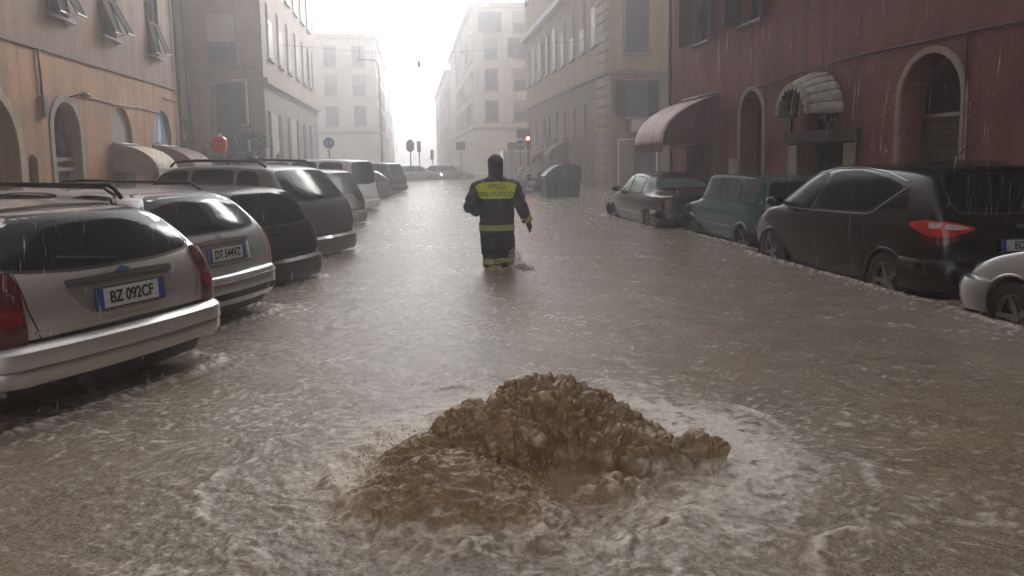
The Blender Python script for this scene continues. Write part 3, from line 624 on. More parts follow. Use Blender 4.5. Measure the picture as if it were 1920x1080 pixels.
# ---------------- corner building across the side street, right (yellow-grey, rusticated)
M_blind = mat('roller_blind', (.30, .27, .22), .7, noise=.3, nscale=3)
def facade_windows(parent, us, zs, w, h, oy, m_pane, m_tr, axis='u', face=0, shutters=False):
    """windows standing slightly proud/recessed on a plain wall; axis 'u' along the street, 'w' across it"""
    first = {}
    for z in zs:
        for u in us:
            def mk(name, m, a0, a1, d0, d1, z0, z1, par):
                key = (name, a0, z0)
                if key in first: o_ = link(name, first[key], par)
                else:
                    b = MB()
                    if axis == 'u': b.box((a0, oy*d0, z0), (a1, oy*d1, z1))
                    else: b.box((-d0, a0, z0), (-d1, a1, z1))
                    o_ = b.build(name, m, par); first[key] = o_.data
                return o_
            fr = mk('window', m_tr, -w/2-.1, w/2+.1, -.02, .05, -.1, h+.1, parent)
            fr.location = (u, oy*face, z) if axis == 'u' else (-face, u, z)
            mk('pane', m_pane, -w/2, w/2, -.01, .07, 0, h, fr)
            q_ = rng.random()
            if q_ < .30: mk('blind', M_blind, -w/2+.02, w/2-.02, .05, .085, h*.45, h-.02, fr)
            elif q_ < .45: mk('blind', M_blind, -w/2+.02, w/2-.02, .05, .085, h*.72, h-.02, fr)
            elif q_ < .62: mk('open_shutter', M_shutg, -w/2-w*.5, -w/2-.02, .05, .10, 0, h, fr); mk('open_shutter', M_shutg, w/2+.02, w/2+w*.5, .05, .10, 0, h, fr)
            mk('sill', M_sill, -w/2-.15, w/2+.15, .0, .16, -.2, -.11, fr)
YB = empty('corner_building', st(9.6, 36), SROT, label='yellow-grey corner building with banded stone corner beyond the red building', cat='building')
M_yl = mat('yellow_plaster', (.43, .33, .19), .7, col2=(.31, .235, .14), nscale=.8, bump=.2, bscale=8, streak=.2)
M_ylg = mat('ground_floor_stone', (.26, .21, .16), .7, noise=.35, nscale=1.5, streak=.2)
tbox('wall', YB, 0, 26, -14, 0, 5.75, 20, 1, M_yl); tbox('ground_floor', YB, .02, 25.98, -14, -.02, ZB, 5.6, 1, M_ylg)
b = MB(); b.box((-.16, .16, 5.602), (26.1, -14, 5.748)); b.build('cornice', mat('stone_band', (.20, .165, .13), .6, noise=.3), YB)
M_wp = mat('far_pane', (.06, .07, .085), .3, noise=.4, nscale=1); M_tr = mat('far_trim', (.30, .25, .19), .6, noise=.2)
M_lite = mat('pale_stone_trim', (.62, .60, .56), .5, noise=.2)
facade_windows(YB, [-1.45, -4.5, -7.6], [6.6, 10.6, 14.4], 1.15, 2.5, 1, M_wp, M_tr, axis='w')
facade_windows(YB, [2.6+2.75*k for k in range(9)], [7.4, 14.0], 1.1, 2.6, 1, M_wp, M_tr)
facade_windows(YB, [2.6+2.75*k for k in range(9)], [2.9], .9, 1.5, 1, M_wp, M_tr)
b = MB(); b.box((-.02, .45, 11.0), (26.2, 0, 11.35)); b.build('balcony_ledge', M_lite, YB)
facade_windows(YB, [-1.45], [3.5], 1.1, 1.75, 1, M_wp, M_tr, axis='w')
first = None; z = ZB; k = 0
M_quoin = mat('quoin_stone', (.38, .31, .21), .7, noise=.4, nscale=2, bump=.3)
while z < 15.5:
    if first is None: b = MB(); b.box((-.06, .10, 0), (2.2, -.14, .43)); o = b.build('stone', M_quoin, YB, bevel=.03); first = o.data
    else: o = link('stone', first, YB)
    if 5.55 < z+.43 and z < 5.76: bpy.data.objects.remove(o); z = 5.76; continue
    o.location.z = z; z += .48; k += 1
tbox('air_conditioner', YB, -.36, -.012, -1.95, -1.05, 2.75, 3.35, 1, mat('ac_white', (.42, .41, .38), .5, noise=.2), bevel=.03)
# shop door frames of the ground floor facing us
for w0, w1 in ((1.3, 2.6),):
    tbox('shop_opening', YB, -.05, -.01, -w1, -w0, ZB, 2.2, 1, mat('shop_blue', (.035, .05, .07), .4, noise=.5, nscale=2))
p = MB(); p.box((-.5, -.4, ZB), (-.44, -.34, 2.35)); p.box((-.5, -1.25, 2.36), (-.44, -.34, 2.42)); p.build('door_frame', M_lite, YB)
p = MB(); p.box((-.5, -2.35, 0.6), (-.42, -2.27, 2.5)); p.box((-.5, -2.35, 2.5), (-.42, -1.35, 2.58)); p.build('door_frame', M_lite, YB)
for t_, hw in ((10.5, 1.0), (14.6, .9), (18.5, .9)):
    slab_poly('arched_entrance', YB, arch(t_, hw, ZB, 1.9), .015, .03, 1, mat('entrance_grey', (.085, .09, .085), .6, noise=.3))
    arch_trim('arch_surround', YB, t_, hw+.002, ZB, 1.9, .15, .05, .06, 1, M_tr)
awning('shop_awning', 46.5, 2.2, 1.2, 2.5, .9, 1, 9.58, mat('grey_canvas', (.20, .21, .20), .7, noise=.3), mat('grey_canvas2', (.13, .14, .135), .7, noise=.3), 'grey-green rounded awning behind the green dumpster')

# ---------------- brown building across the side street, left
BB = empty('brown_building', st(-6.6, 36), SROT, label='brown building with dark ground floor at the left corner beyond the orange one', cat='building')
M_bn = mat('brown_plaster_far', (.26, .18, .125), .7, col2=(.19, .135, .10), nscale=.7, bump=.2, bscale=8, streak=.3)
M_bnf = mat('brown_face', (.24, .155, .105), .7, col2=(.15, .105, .08), nscale=.7, streak=.3)
M_bng = mat('dark_ground_floor', (.105, .085, .078), .6, noise=.5, nscale=1.2, streak=.3)
tbox('wall', BB, 0, 20, -14, 0, 5.45, 20, -1, M_bn); tbox('ground_floor', BB, .02, 19.98, -14, -.02, ZB, 5.2, -1, M_bng)
tbox('front_render', BB, -.04, -.002, -14, .0, ZB, 20, -1, M_bnf)
b = MB(); b.box((-.2, -.22, 5.202), (20.1, 14, 5.448)); b.build('cornice', mat('stone_band_dark', (.16, .13, .10), .6, noise=.3), BB)
facade_windows(BB, [1.9+2.9*k for k in range(6)], [6.6, 10.4, 14.2], 1.15, 2.4, -1, M_wp, mat('tr_bn', (.20, .15, .11), .6, noise=.2))
facade_windows(BB, [1.9+2.9*k for k in range(6)], [.3], 1.9, 3.6, -1, M_wp, mat('tr_bn2', (.13, .11, .10), .6, noise=.2))
facade_windows(BB, [1.75, 5.0, 8.2], [6.0, 10.0], 1.25, 2.3, 1, M_wp, mat('tr_bn3', (.15, .12, .10), .6, noise=.2), axis='w', face=.04)
facade_windows(BB, [1.5], [2.2], 1.25, 3.0, 1, M_dark, mat('tr_bn3', (.15, .12, .10)), axis='w', face=.04)
p = MB(); p.box((-.22, .72, .8), (-.16, .78, 5.3)); p.box((-.22, .72, 5.31), (-.16, 1.4, 5.36)); p.build('downpipe', M_lite, BB)
p = MB(); p.tube([(-.15, 3.3, 20), (-.15, 3.3, ZB)], .08); p.build('drain_pipe', M_cable, BB, smooth=True)
p = MB(); p.tube([(-.2, 4.4, 5.95), (-.2, .2, 5.9)], .03); p.build('wall_cable', M_cable, BB)

# ---------------- pale buildings across the square, fading in the rain
def far_building(name, perp, t, length, depth, H, oy, m, label, rows, cols, top=None):
    r = empty(name, st(perp, t), SROT, label=label, cat='building')
    tbox('wall', r, 0, length, -depth, 0, ZB, H, oy, m)
    b = MB(); b.box((-.4, oy*.4, H+.002), (length, -oy*depth, H+.5)); b.build('cornice', M_tr, r)
    b = MB(); b.box((-.2, oy*.2, 4.6), (length-.01, -oy*(depth-.01), 4.9)); b.build('string_course', M_tr, r)
    facade_windows(r, [2+3.4*k for k in range(cols)], rows, 1.2, 2.0, oy, M_wp, M_tr)
    facade_windows(r, [-oy*(1.8+3.0*k) for k in range(max(2, int(depth/3.1)))], rows, 1.2, 2.0, 1, M_wp, M_tr, axis='w')
    return r
M_f1 = mat('far_plaster_a', (.62, .57, .51), .7, noise=.2, nscale=.5); M_f2 = mat('far_plaster_b', (.64, .57, .50), .7, noise=.2, nscale=.5)
far_building('apartment_building', -3.6, 84, 40, 22, 14.8, -1, M_f1, 'pale flat-topped building in the rain at the left end of the street', [5.6, 8.9, 12.0], 8)
far_building('apartment_building', 6.6, 78, 45, 24, 17.0, 1, M_f2, 'tall cream building in the rain across the square on the right', [5.6, 8.8, 12.0, 14.6], 9)
far_building('apartment_building', -3.9, 126, 60, 16, 15, -1, M_f1, 'faint building further up the left side of the far street', [5.6, 8.9, 12.0], 10)
far_building('apartment_building', 6.2, 126, 60, 16, 16, 1, M_f2, 'faint building further up the right side of the far street', [5.6, 8.9, 12.0], 10)

# ------------------------------------------------------------------ cars
def car_shell(L, W, H, zn, zc, xc, xr, lean, zb, wt, mid=(0, 0), deck=None, z0=.22, rearx=None, frontx=None, nose_taper=.86, tail_taper=.90, crown=.05, bow=.10, bulge=.012, arches=(), arch_r=.335, arch_z=.30, belt_rise=0, roofc=.15):
    """smooth car body from a subdivided lattice. local x forward, z from the road. returns mesh"""
    h = L/2
    if deck is None:
        S = [(h, h-.06, zn, .70), (h-.10, h-.14, zn+.03, .78), (h-.45, h-.5, zn+(zc-zn)*.55, .84), (xc+.12, xc+.08, zc-.015, .84), (xc-.05, xc-.10, zc+.02, .82),
             ((xc+xr)/2-.25, xr, H-.055, wt), (.25*(xr), (xr-h*.0)*.35, H, wt*1.01), (-h*.30, -h*.30, H-.005, wt), (-h+lean+.55, -h+lean+.55, H-.02, wt*.985), (-h+.22+lean*.35, -h+lean+.14, H-.055, wt*.96), (-h+.10, -h+lean, H-.10, wt*.93)]
    else:
        xd, zd, xq = deck   # deck start x, deck height, roof rear x
        S = [(h, h-.06, zn, .70), (h-.10, h-.14, zn+.03, .78), (h-.45, h-.5, zn+(zc-zn)*.55, .84), (xc+.12, xc+.08, zc-.015, .84), (xc-.05, xc-.10, zc+.02, .82),
             ((xc+xr)/2-.25, xr, H-.05, wt), (.05, .0, H, wt*1.01), ((xq+.05), xq, H-.05, wt*.97), (xd+.05, xd+.02, zd+.03, .80), (xd-.15, xd-.15, zd, .82), (-h+.12, -h+.14, zd-.02, .80), (-h, -h+.06, zd-.07, .76)]
    nx = len(S)-1; J = 6; K = 5
    w = [W/2*.90, W/2*.985, W/2, W/2*.955]
    rx = rearx or [.10, .0, .035, .10]
    fx = frontx or [.05, .0, .03, .12]
    def tp(x):
        f = np.clip((x-h*.45)/(h*.55), 0, 1); r_ = np.clip((-x-h*.5)/(h*.5), 0, 1)
        return (1-(1-nose_taper)*f**2.6)*(1-(1-tail_taper)*r_**2.6)
    pos = {}
    def side(i, k):
        xb, xt, zt, wtop = S[i]; belt = min(zb+belt_rise*(-xb/h), zt-.045); z2 = min(zb*.80, belt-.10); z1 = min(zb*.52, z2-.12)
        zs = [z0, z1, z2, belt]
        if k <= 3:
            x = xb; z = zs[k]; hw = w[k]
            if i == 0: x = h-fx[k]
            if i == nx: x = -h+rx[k]
            if i == 1: x = h-.10-fx[k]
            if i == nx-1: x = min(xb, -h+rx[k]+.13) if deck is None else -h+rx[k]+.12
            hw *= tp(x if i not in (0, nx) else x*1.0)
            if i in (0, nx): hw *= .965
            return x, hw, z
        wtop_ = wtop*W/2*(1 if wtop < .8 and i > 4 else tp(xt)); bx, bw, bz = side(i, 3)
        if k == 5: return xt, wtop_, zt-crown*.35
        t = .5; return bx+(xt-bx)*t, bw+(wtop_-bw)*(t*.86), bz+(zt-crown*.35-bz)*(t+.04)
    V = []; idx = {}
    def vid(i, j, k):
        if (i, j, k) in idx: return idx[(i, j, k)]
        x, hw, z = side(i, k); t = -1+2*j/J; y = hw*t
        if k == K: z = S[i][2]-crown*.35*abs(t)**3
        if i == nx: x -= bow*(1-t*t)*(1 if k < 4 else .8)
        if i == 0: x += bow*1.4*(1-t*t)
        if i == nx-1 and k == K: x -= bow*.75*(1-t*t)
        if i == 1 and k == K: x += bow*(1-t*t)
        if i in (4, 5, 6) and k == K: x += (.12, .10, 0)[i-4]*(1-t*t)
        idx[(i, j, k)] = len(V); V.append((x, y, z)); return idx[(i, j, k)]
    F = []
    for i in range(nx):
        for j in range(J):
            F.append((vid(i, j, K), vid(i, j+1, K), vid(i+1, j+1, K), vid(i+1, j, K)))
            F.append((vid(i, j, 0), vid(i+1, j, 0), vid(i+1, j+1, 0), vid(i, j+1, 0)))
        for k in range(K):
            F.append((vid(i, 0, k), vid(i, 0, k+1), vid(i+1, 0, k+1), vid(i+1, 0, k)))
            F.append((vid(i, J, k), vid(i+1, J, k), vid(i+1, J, k+1), vid(i, J, k+1)))
    for j in range(J):
        for k in range(K):
            F.append((vid(0, j, k), vid(0, j+1, k), vid(0, j+1, k+1), vid(0, j, k+1)))
            F.append((vid(nx, j, k), vid(nx, j, k+1), vid(nx, j+1, k+1), vid(nx, j+1, k)))
    me = bpy.data.meshes.new('body'); me.from_pydata(V, [], F); me.update()
    b = bmesh.new(); b.from_mesh(me); bmesh.ops.recalc_face_normals(b, faces=b.faces); 
    cl = b.edges.layers.float.get('crease_edge') or b.edges.layers.float.new('crease_edge')
    inv = {v: k for k, v in idx.items()}
    for e in b.edges:
        a, c = inv[e.verts[0].index], inv[e.verts[1].index]
        if a[2] == c[2] == 3 and a[1] == c[1] and a[1] in (0, J): e[cl] = .35          # belt line
        if a[0] == c[0] == nx and a[1] == c[1] and a[1] in (0, J): e[cl] = .25
        if a[2] == c[2] == 0: e[cl] = .4
        if a[2] == c[2] == K and a[1] == c[1] and a[1] in (0, J): e[cl] = roofc
        if a[0] == c[0] and a[0] in (nx,) and a[2] == c[2] == K: e[cl] = .35
    b.to_mesh(me); b.free()
    o = bpy.data.objects.new('tmp', me); COL.objects.link(o)
    s = o.modifiers.new('s', 'SUBSURF'); s.levels = 3; s.render_levels = 3
    cut = []
    for ax in arches:
        for sg in (-1, 1):
            mb_ = MB(); mb_.cyl((ax, sg*(W/2+.2), arch_z), (ax, sg*(W/2-.24), arch_z), arch_r, n=40); c = mb_.build('cut', None); cut.append(c)
            bo = o.modifiers.new('b', 'BOOLEAN'); bo.operation = 'DIFFERENCE'; bo.object = c; bo.solver = 'EXACT'
    me2 = evalmesh(o); bpy.data.objects.remove(o)
    for c in cut: bpy.data.objects.remove(c)
    smooth_angle(me2, 40)
    return me2
def rnd_poly(pts, it=2, keep=.12):
    """chaikin corner rounding"""
    for _ in range(it):
        q = []
        for a, b in zip(pts, pts[1:]+pts[:1]):
            q.append((a[0]*(1-keep)+b[0]*keep, a[1]*(1-keep)+b[1]*keep)); q.append((a[0]*keep+b[0]*(1-keep), a[1]*keep+b[1]*(1-keep)))
        pts = q; keep = .25
    return pts
def resample(pts, n):
    P = [Vector(p) for p in pts]; P.append(P[0]); d = [0]
    for a, b in zip(P, P[1:]): d.append(d[-1]+(b-a).length)
    out = []
    k = 0
    for i in range(n):
        t = d[-1]*i/n
        while d[k+1] < t: k += 1
        s = (t-d[k])/max(1e-9, d[k+1]-d[k]); p = P[k].lerp(P[k+1], s); out.append((p[0], p[1]))
    return out
AX = {'L': (Vector((0, 1, 0)), lambda a, b: Vector((a, 3, b))), 'R': (Vector((0, -1, 0)), lambda a, b: Vector((a, -3, b))),
      'B': (Vector((-1, 0, 0)), lambda a, b: Vector((-5, a, b))), 'F': (Vector((1, 0, 0)), lambda a, b: Vector((5, a, b))), 'T': (Vector((0, 0, 1)), lambda a, b: Vector((a, b, 4)))}
class Skin:
    def __init__(s, me):
        b = bmesh.new(); b.from_mesh(me); s.t = BVHTree.FromBMesh(b); b.free()
    def hit(s, face, a, b, off, diag=None):
        if isinstance(face, str):
            n, f = AX[face]; o = f(a, b); d = -n
        else:               # (origin direction vector n, axis vector u): a along u, b along z
            n, u = face[:2]; d = -n; o = u*a+Vector((face[2] if len(face) > 2 else 0, 0, b))+n*4
        h = s.t.ray_cast(o, d)
        if h[0] is None:
            q = s.t.find_nearest(o+d*4 if not isinstance(face, str) else Vector((o.x if abs(n.x) < .5 else -math.copysign(2.2, d.x), o.y if abs(n.y) < .5 else -math.copysign(.8, d.y), o.z)))
            return q[0]+q[1]*off
        nn = h[1] if h[1].dot(d) < 0 else -h[1]
        return h[0]+nn*off
    def patch(s, name, face, poly, m, parent, off=.004, it=2, n=44, rings=6, thick=.012, closed=True):
        P = resample(rnd_poly(poly, it) if it else poly, n); cx = sum(p[0] for p in P)/n; cyy = sum(p[1] for p in P)/n
        V = []; F = []
        base = [s.hit(face, a, b, off-thick) for a, b in P]; V += base
        for r_ in range(rings):
            k = 1-r_/rings
            V += [s.hit(face, cx+(a-cx)*k, cyy+(b-cyy)*k, off) for a, b in P]
        V.append(s.hit(face, cx, cyy, off)); c = len(V)-1
        for r_ in range(rings):
            for i in range(n): F.append((r_*n+i, r_*n+(i+1) % n, (r_+1)*n+(i+1) % n, (r_+1)*n+i))
        for i in range(n): F.append((rings*n+i, rings*n+(i+1) % n, c))
        mb_ = MB(); mb_.add(V, F); o = mb_.build(name, m, parent); smooth_angle(o.data, 50); return o
    def strip(s, name, face, pts, wd, m, parent, off=.004, thick=.01, seg=.05):
        Q = []
        for a, b in zip(pts, pts[1:]):
            a = Vector(a); b = Vector(b); k = max(1, int((b-a).length/seg))
            for i in range(k): Q.append(a.lerp(b, i/k))
        Q.append(Vector(pts[-1])); V = []; F = []
        for i, p in enumerate(Q):
            d = (Q[min(i+1, len(Q)-1)]-Q[max(i-1, 0)]).normalized(); q = Vector((-d.y, d.x))*wd/2
            l = p+q; r_ = p-q
            V += [s.hit(face, l.x, l.y, off-thick), s.hit(face, l.x, l.y, off), s.hit(face, r_.x, r_.y, off), s.hit(face, r_.x, r_.y, off-thick)]
            if i:
                for k in range(4): F.append(((i-1)*4+k, (i-1)*4+(k+1) % 4, i*4+(k+1) % 4, i*4+k))
        F += [(3, 2, 1, 0), tuple(range(len(V)-4, len(V)))]
        mb_ = MB(); mb_.add(V, F); o = mb_.build(name, m, parent); smooth_angle(o.data, 50); return o
def bar_round(parent, name, m, L, W, end, prof, reach=.6, rc=.22, wid=0):
    """bumper: sweeps a profile round the end of the car. end=-1 rear, +1 front"""
    path = []; h = L/2; w = W/2+wid
    path.append(((end*(h-reach), -w), (0, -1))); path.append(((end*(h-rc*1.6), -w), (0, -1)))
    for k in range(0, 9):
        a = math.pi/2*k/8; path.append(((end*(h-rc+rc*math.sin(a)), -w+rc*1.0-rc*math.cos(a)), (end*math.sin(a), -math.cos(a))))
    for y in np.linspace(-w+rc, w-rc, 9)[1:-1]: path.append(((end*(h+.05*(1-(y/(w-rc))**2)), y), (end, 0)))
    for k in range(8, -1, -1):
        a = math.pi/2*k/8; path.append(((end*(h-rc+rc*math.sin(a)), w-rc+rc*math.cos(a)), (end*math.sin(a), math.cos(a))))
    path.append(((end*(h-rc*1.6), w), (0, 1))); path.append(((end*(h-reach), w), (0, 1)))
    b = MB(); b.sweep(path, prof); o = b.build(name, m, parent); smooth_angle(o.data, 38); return o
_wh = {}
def wheel(parent, x, y, z, r=.315, wd=.2, spokes=5, rimm=None):
    side = 1 if y > 0 else -1; key = (r, wd, side, spokes)
    rimm = rimm or M_rim
    if key not in _wh:
        b = MB(); n = 28; pr = [(-wd/2, r*.66), (-wd/2, r*.90), (-wd*.38, r), (wd*.38, r), (wd/2, r*.90), (wd/2, r*.66)]
        v = []; f = []
        for i in range(n):
            t = 2*math.pi*i/n
            for a, q in pr: v.append((q*math.cos(t), a*side, q*math.sin(t)))
        for i in range(n):
            for k in range(6): f.append((i*6+k, i*6+(k+1) % 6, ((i+1) % n)*6+(k+1) % 6, ((i+1) % n)*6+k))
        b.add(v, f); t_ = b.build('tyre', M_tyre, None); smooth_angle(t_.data, 40)
        b = MB(); b.cyl((0, -side*wd*.1, 0), (0, side*wd*.02, 0), r*.655, n=28)
        for k in range(spokes):
            a = 2*math.pi*k/spokes; rot = Matrix.Rotation(a, 4, 'Y')
            for p0, p1, w0, w1 in ((.08, .64, .055, .035),):
                q = [Vector((r*p0, side*wd*.32, -r*w0*1.6)), Vector((r*p0, side*wd*.32, r*w0*1.6)), Vector((r*p1, side*wd*.44, r*w1*1.6)), Vector((r*p1, side*wd*.44, -r*w1*1.6))]
                q2 = [p_+Vector((0, -side*.03, 0)) for p_ in q]; b.add([rot @ p_ for p_ in q+q2], [(0,1,2,3),(7,6,5,4),(0,4,5,1),(1,5,6,2),(2,6,7,3),(3,7,4,0)])
        b.cyl((0, side*wd*.2, 0), (0, side*wd*.40, 0), r*.14, n=12)
        n = 28; v = []; f = []
        for i in range(n):
            t = 2*math.pi*i/n
            for a, q in ((wd*.2, .60), (wd*.46, .62), (wd*.46, .67), (wd*.2, .67)): v.append((r*q*math.cos(t), side*a, r*q*math.sin(t)))
        for i in range(n):
            for k in range(4): f.append((i*4+k, i*4+(k+1) % 4, ((i+1) % n)*4+(k+1) % 4, ((i+1) % n)*4+k))
        b.add(v, f); q_ = b.build('rim', rimm, None); smooth_angle(q_.data, 35)
        _wh[key] = (t_.data, q_.data); bpy.data.objects.remove(t_); bpy.data.objects.remove(q_)
    tm, rm = _wh[key]
    w_ = link('wheel', tm, parent); w_.location = (x, y, z); link('rim', rm, w_); return w_
def text_mesh(txt, size, m, name, parent, bold=.0, ext=.002):
    cu = bpy.data.curves.new(name, 'FONT'); cu.body = txt; cu.size = size; cu.extrude = ext; cu.offset = bold; cu.align_x = 'CENTER'; cu.align_y = 'CENTER'
    o = bpy.data.objects.new(name, cu); COL.objects.link(o); me = evalmesh(o); bpy.data.objects.remove(o); me.materials.clear(); me.materials.append(m)
    return link(name, me, parent)
def plate(parent, txt, x, y, z, lean=0, w=.52, h=.112, yaw=0, end=-1):
    b = MB(); b.box((-.012, -w/2-.012, -h/2-.012), (-.002, w/2+.012, h/2+.012)); p = b.build('license_plate', M_plastic, parent, bevel=.004)
    p.location = (x, y, z); p.rotation_euler = (0, lean, yaw)
    b = MB(); b.box((-.016, -w/2, -h/2), (-.008, w/2, h/2)); b.build('plate_face', M_plate, p)
    for s_ in (-1, 1): b = MB(); b.box((-.0185, s_*(w/2-.045), -h/2), (-.014, s_*w/2, h/2)); b.build('plate_band', M_blue, p)
    t = text_mesh(txt, .105, M_ink, 'plate_text', p, .0022); t.scale = (.78, 1.02, 1); t.location = (-.0175, 0, -.003)
    t.rotation_euler = (R(90), 0, R(-90)); return p
def paint(name, col, metal=.5, rough=.32, coat=.7):
    return mat(name, col, rough, metal=metal, coat=coat, noise=.06, nscale=3, bump=.10, bscale=120)
SEAL = M_rubber
def glazing(sk, root, name, face, poly, m=None, seal=.022, off=.0045):
    cx = sum(p[0] for p in poly)/len(poly); cz = sum(p[1] for p in poly)/len(poly)
    sx = max(abs(p[0]-cx) for p in poly); sz = max(abs(p[1]-cz) for p in poly)
    big = [(cx+(a-cx)*(1+seal/sx), cz+(b-cz)*(1+seal/sz)) for a, b in poly]
    w_ = sk.patch('window_seal', face, big, SEAL, root, off=off-.0025, thick=.01)
    g = sk.patch(name, face, poly, m or M_glass, root, off=off); w_.parent = g; return g
def put(root, x, y, heading):
    root.location = (x, y, -WD); root.rotation_euler = (0, 0, heading)
def newcar(name, x, y, hd, label, cat='car', group=None, z=-WD):
    r = empty(name, (x, y, z), hd, label=label, cat=cat, group=group); return r
GL = 'cars parked nose-in along the left side'; GR = 'cars parked in line along the right side'
hd_left = R(180-19)
def at_rear(xr, yr, L, hd):   # centre of the car from where its rear is
    return xr+math.cos(hd)*L/2, yr+math.sin(hd)*L/2

# --- 1. champagne-silver estate, nearest on the left
def estate_one():
    L, W, H = 4.44, 1.78, 1.375; hd = R(159); x, y = at_rear(-2.56, 4.86, L, hd)
    r = newcar('parked_car', x, y, hd, z=-.09, label= 'champagne-silver estate car nearest on the left with plate BZ 092CF', group=GL)
    P = paint('champagne_silver', (.56, .545, .51), .6, .27)
    me = car_shell(L, W, H, .70, .95, 1.25, .55, .35, .96, .77, rearx=[.12, .03, .02, .10], crown=.09, bow=.07, arches=(1.32, -1.28), tail_taper=.985, z0=.24)
    me.materials.append(P); body = link('body', me, r); sk = Skin(me)
    glazing(sk, r, 'rear_window', 'B', [(-.73, 1.005), (-.30, .97), (.30, .97), (.73, 1.005), (.62, 1.24), (.56, 1.30), (-.56, 1.30), (-.62, 1.24)])
    # spoiler lip and top brake lamp
    sk.strip('roof_edge_lip', 'B', [(-.54, 1.33), (0, 1.345), (.54, 1.33)], .028, P, r, off=.02, thick=.03)
    for s_ in (-1, 1):
        f = (Vector((-.72, s_*.70, 0)).normalized(), Vector((.70, s_*.72, 0)).normalized()*s_*-1)
        lm = sk.patch('tail_lamp', (Vector((-.78, s_*.62, 0)).normalized(), Vector((0, s_, 0)), -L/2+.05), [(.63, .57), (.93, .57), (.92, .80), (.86, .98), (.74, 1.0), (.67, .90)], M_red, r, off=.014, thick=.03, it=2)
        sk.patch('lamp_lens', (Vector((-.78, s_*.62, 0)).normalized(), Vector((0, s_, 0)), -L/2+.05), [(.66, .70), (.88, .70), (.87, .78), (.67, .78)], mat('mid_red_lens', (.25, .012, .012), .15, coat=.5, noise=.4, nscale=20), lm, off=.017, thick=.01)  # brighter red band of the lens, plain colour
        glazing(sk, r, 'side_window', 'L' if s_ > 0 else 'R', [(-1.92, 1.02), (-1.28, 1.0), (-1.25, 1.34), (-1.62, 1.33), (-1.80, 1.22)])
        glazing(sk, r, 'side_window', 'L' if s_ > 0 else 'R', [(-1.16, .99), (-.36, .975), (-.34, 1.37), (-1.10, 1.35)])
        glazing(sk, r, 'side_window', 'L' if s_ > 0 else 'R', [(-.26, .97), (.82, .965), (.42, 1.24), (.2, 1.36), (-.24, 1.37)])
        sk.strip('body_crease', 'L' if s_ > 0 else 'R', [(-2.0, .90), (1.6, .88)], .02, P, r, off=.008)
        b = MB(); b.tube([(-1.62, s_*.56, 1.36), (-1.56, s_*.565, 1.42), (-1.5, s_*.57, 1.455), (.0, s_*.60, 1.475), (.25, s_*.60, 1.46), (.35, s_*.60, 1.40)], .017, 8); b.build('roof_rail', M_rubber, r, smooth=True)
        for ax in (1.32, -1.28): wheel(r, ax, s_*(W/2-.125), .30)
        sk.strip('door_gap', 'L' if s_ > 0 else 'R', [(-.31, .35), (-.31, .96)], .008, M_rubber, r, off=.001)
    # tailgate outline, painted shade for the plate recess, crease
    sk.strip('tailgate_gap', 'B', [(-.66, 1.0), (-.655, .78), (-.60, .60), (-.52, .535)], .009, M_rubber, r, off=.001, thick=.004)
    sk.strip('tailgate_gap', 'B', [(.66, 1.0), (.655, .78), (.60, .60), (.52, .535)], .009, M_rubber, r, off=.001, thick=.004)
    sk.strip('tailgate_crease', 'B', [(-.63, .635), (0, .625), (.63, .635)], .018, P, r, off=.011)
    rc = sk.patch('plate_recess_shade', 'B', [(-.44, .875), (.44, .875), (.30, .685), (-.30, .685)], mat('champagne_painted_shade', (.32, .30, .275), .4, metal=.5, noise=.06), r, off=.005, thick=.01, it=2)  # no hollow here: darker paint copy stands in for the recess's shade
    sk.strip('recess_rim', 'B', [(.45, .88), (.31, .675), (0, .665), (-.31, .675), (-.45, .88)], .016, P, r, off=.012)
    sk.strip('handle_bar', 'B', [(-.40, .885), (0, .893), (.40, .885)], .034, M_plastic, r, off=.024, thick=.03)
    sk.patch('oval_badge', 'B', [(-.065, .915), (.0, .94), (.065, .915), (.0, .89)], mat('badge_blue', (.05, .07, .16), .25, coat=.5, noise=.2), r, off=.028, thick=.01, n=20, rings=2)
    c = sk.hit('B', 0, .765, .022); plate(r, 'BZ 092CF', c.x, 0, .768, lean=R(3), h=.125)
    b = MB(); b.tube([sk.hit('B', 0, .955, .02), sk.hit('B', .02, .99, .025), sk.hit('B', .38, 1.035, .02)], .009, 6); b.build('wiper', M_rubber, r)
    prof = [(-.10, .585), (-.02, .588), (.045, .575), (.078, .545), (.085, .50), (.083, .45), (.070, .445), (.074, .435), (.078, .38), (.060, .345), (.02, .33), (-.10, .33)]
    bu = bar_round(r, 'rear_bumper', P, L-.03, W-.04, -1, prof, reach=.62, rc=.20)
    pr2 = [(.080, .452), (.0865, .452), (.0865, .444), (.080, .444)]; bar_round(bu, 'bumper_line', mat('champagne_dark', (.14, .13, .12), .4, noise=.1), L-.03, W-.04, -1, pr2, reach=.60, rc=.20)
    pr3 = [(-.02, .60), (.030, .60), (.035, .585), (-.02, .585)]; bar_round(bu, 'bumper_gap', M_rubber, L-.05, W-.10, -1, pr3, reach=.18, rc=.24)
    bar_round(bu, 'under_tray', M_rubber, L-.12, W-.12, -1, [(-.2, .34), (.03, .335), (-.03, .22), (-.2, .20)], reach=.6, rc=.24)
    return r
estate_one()

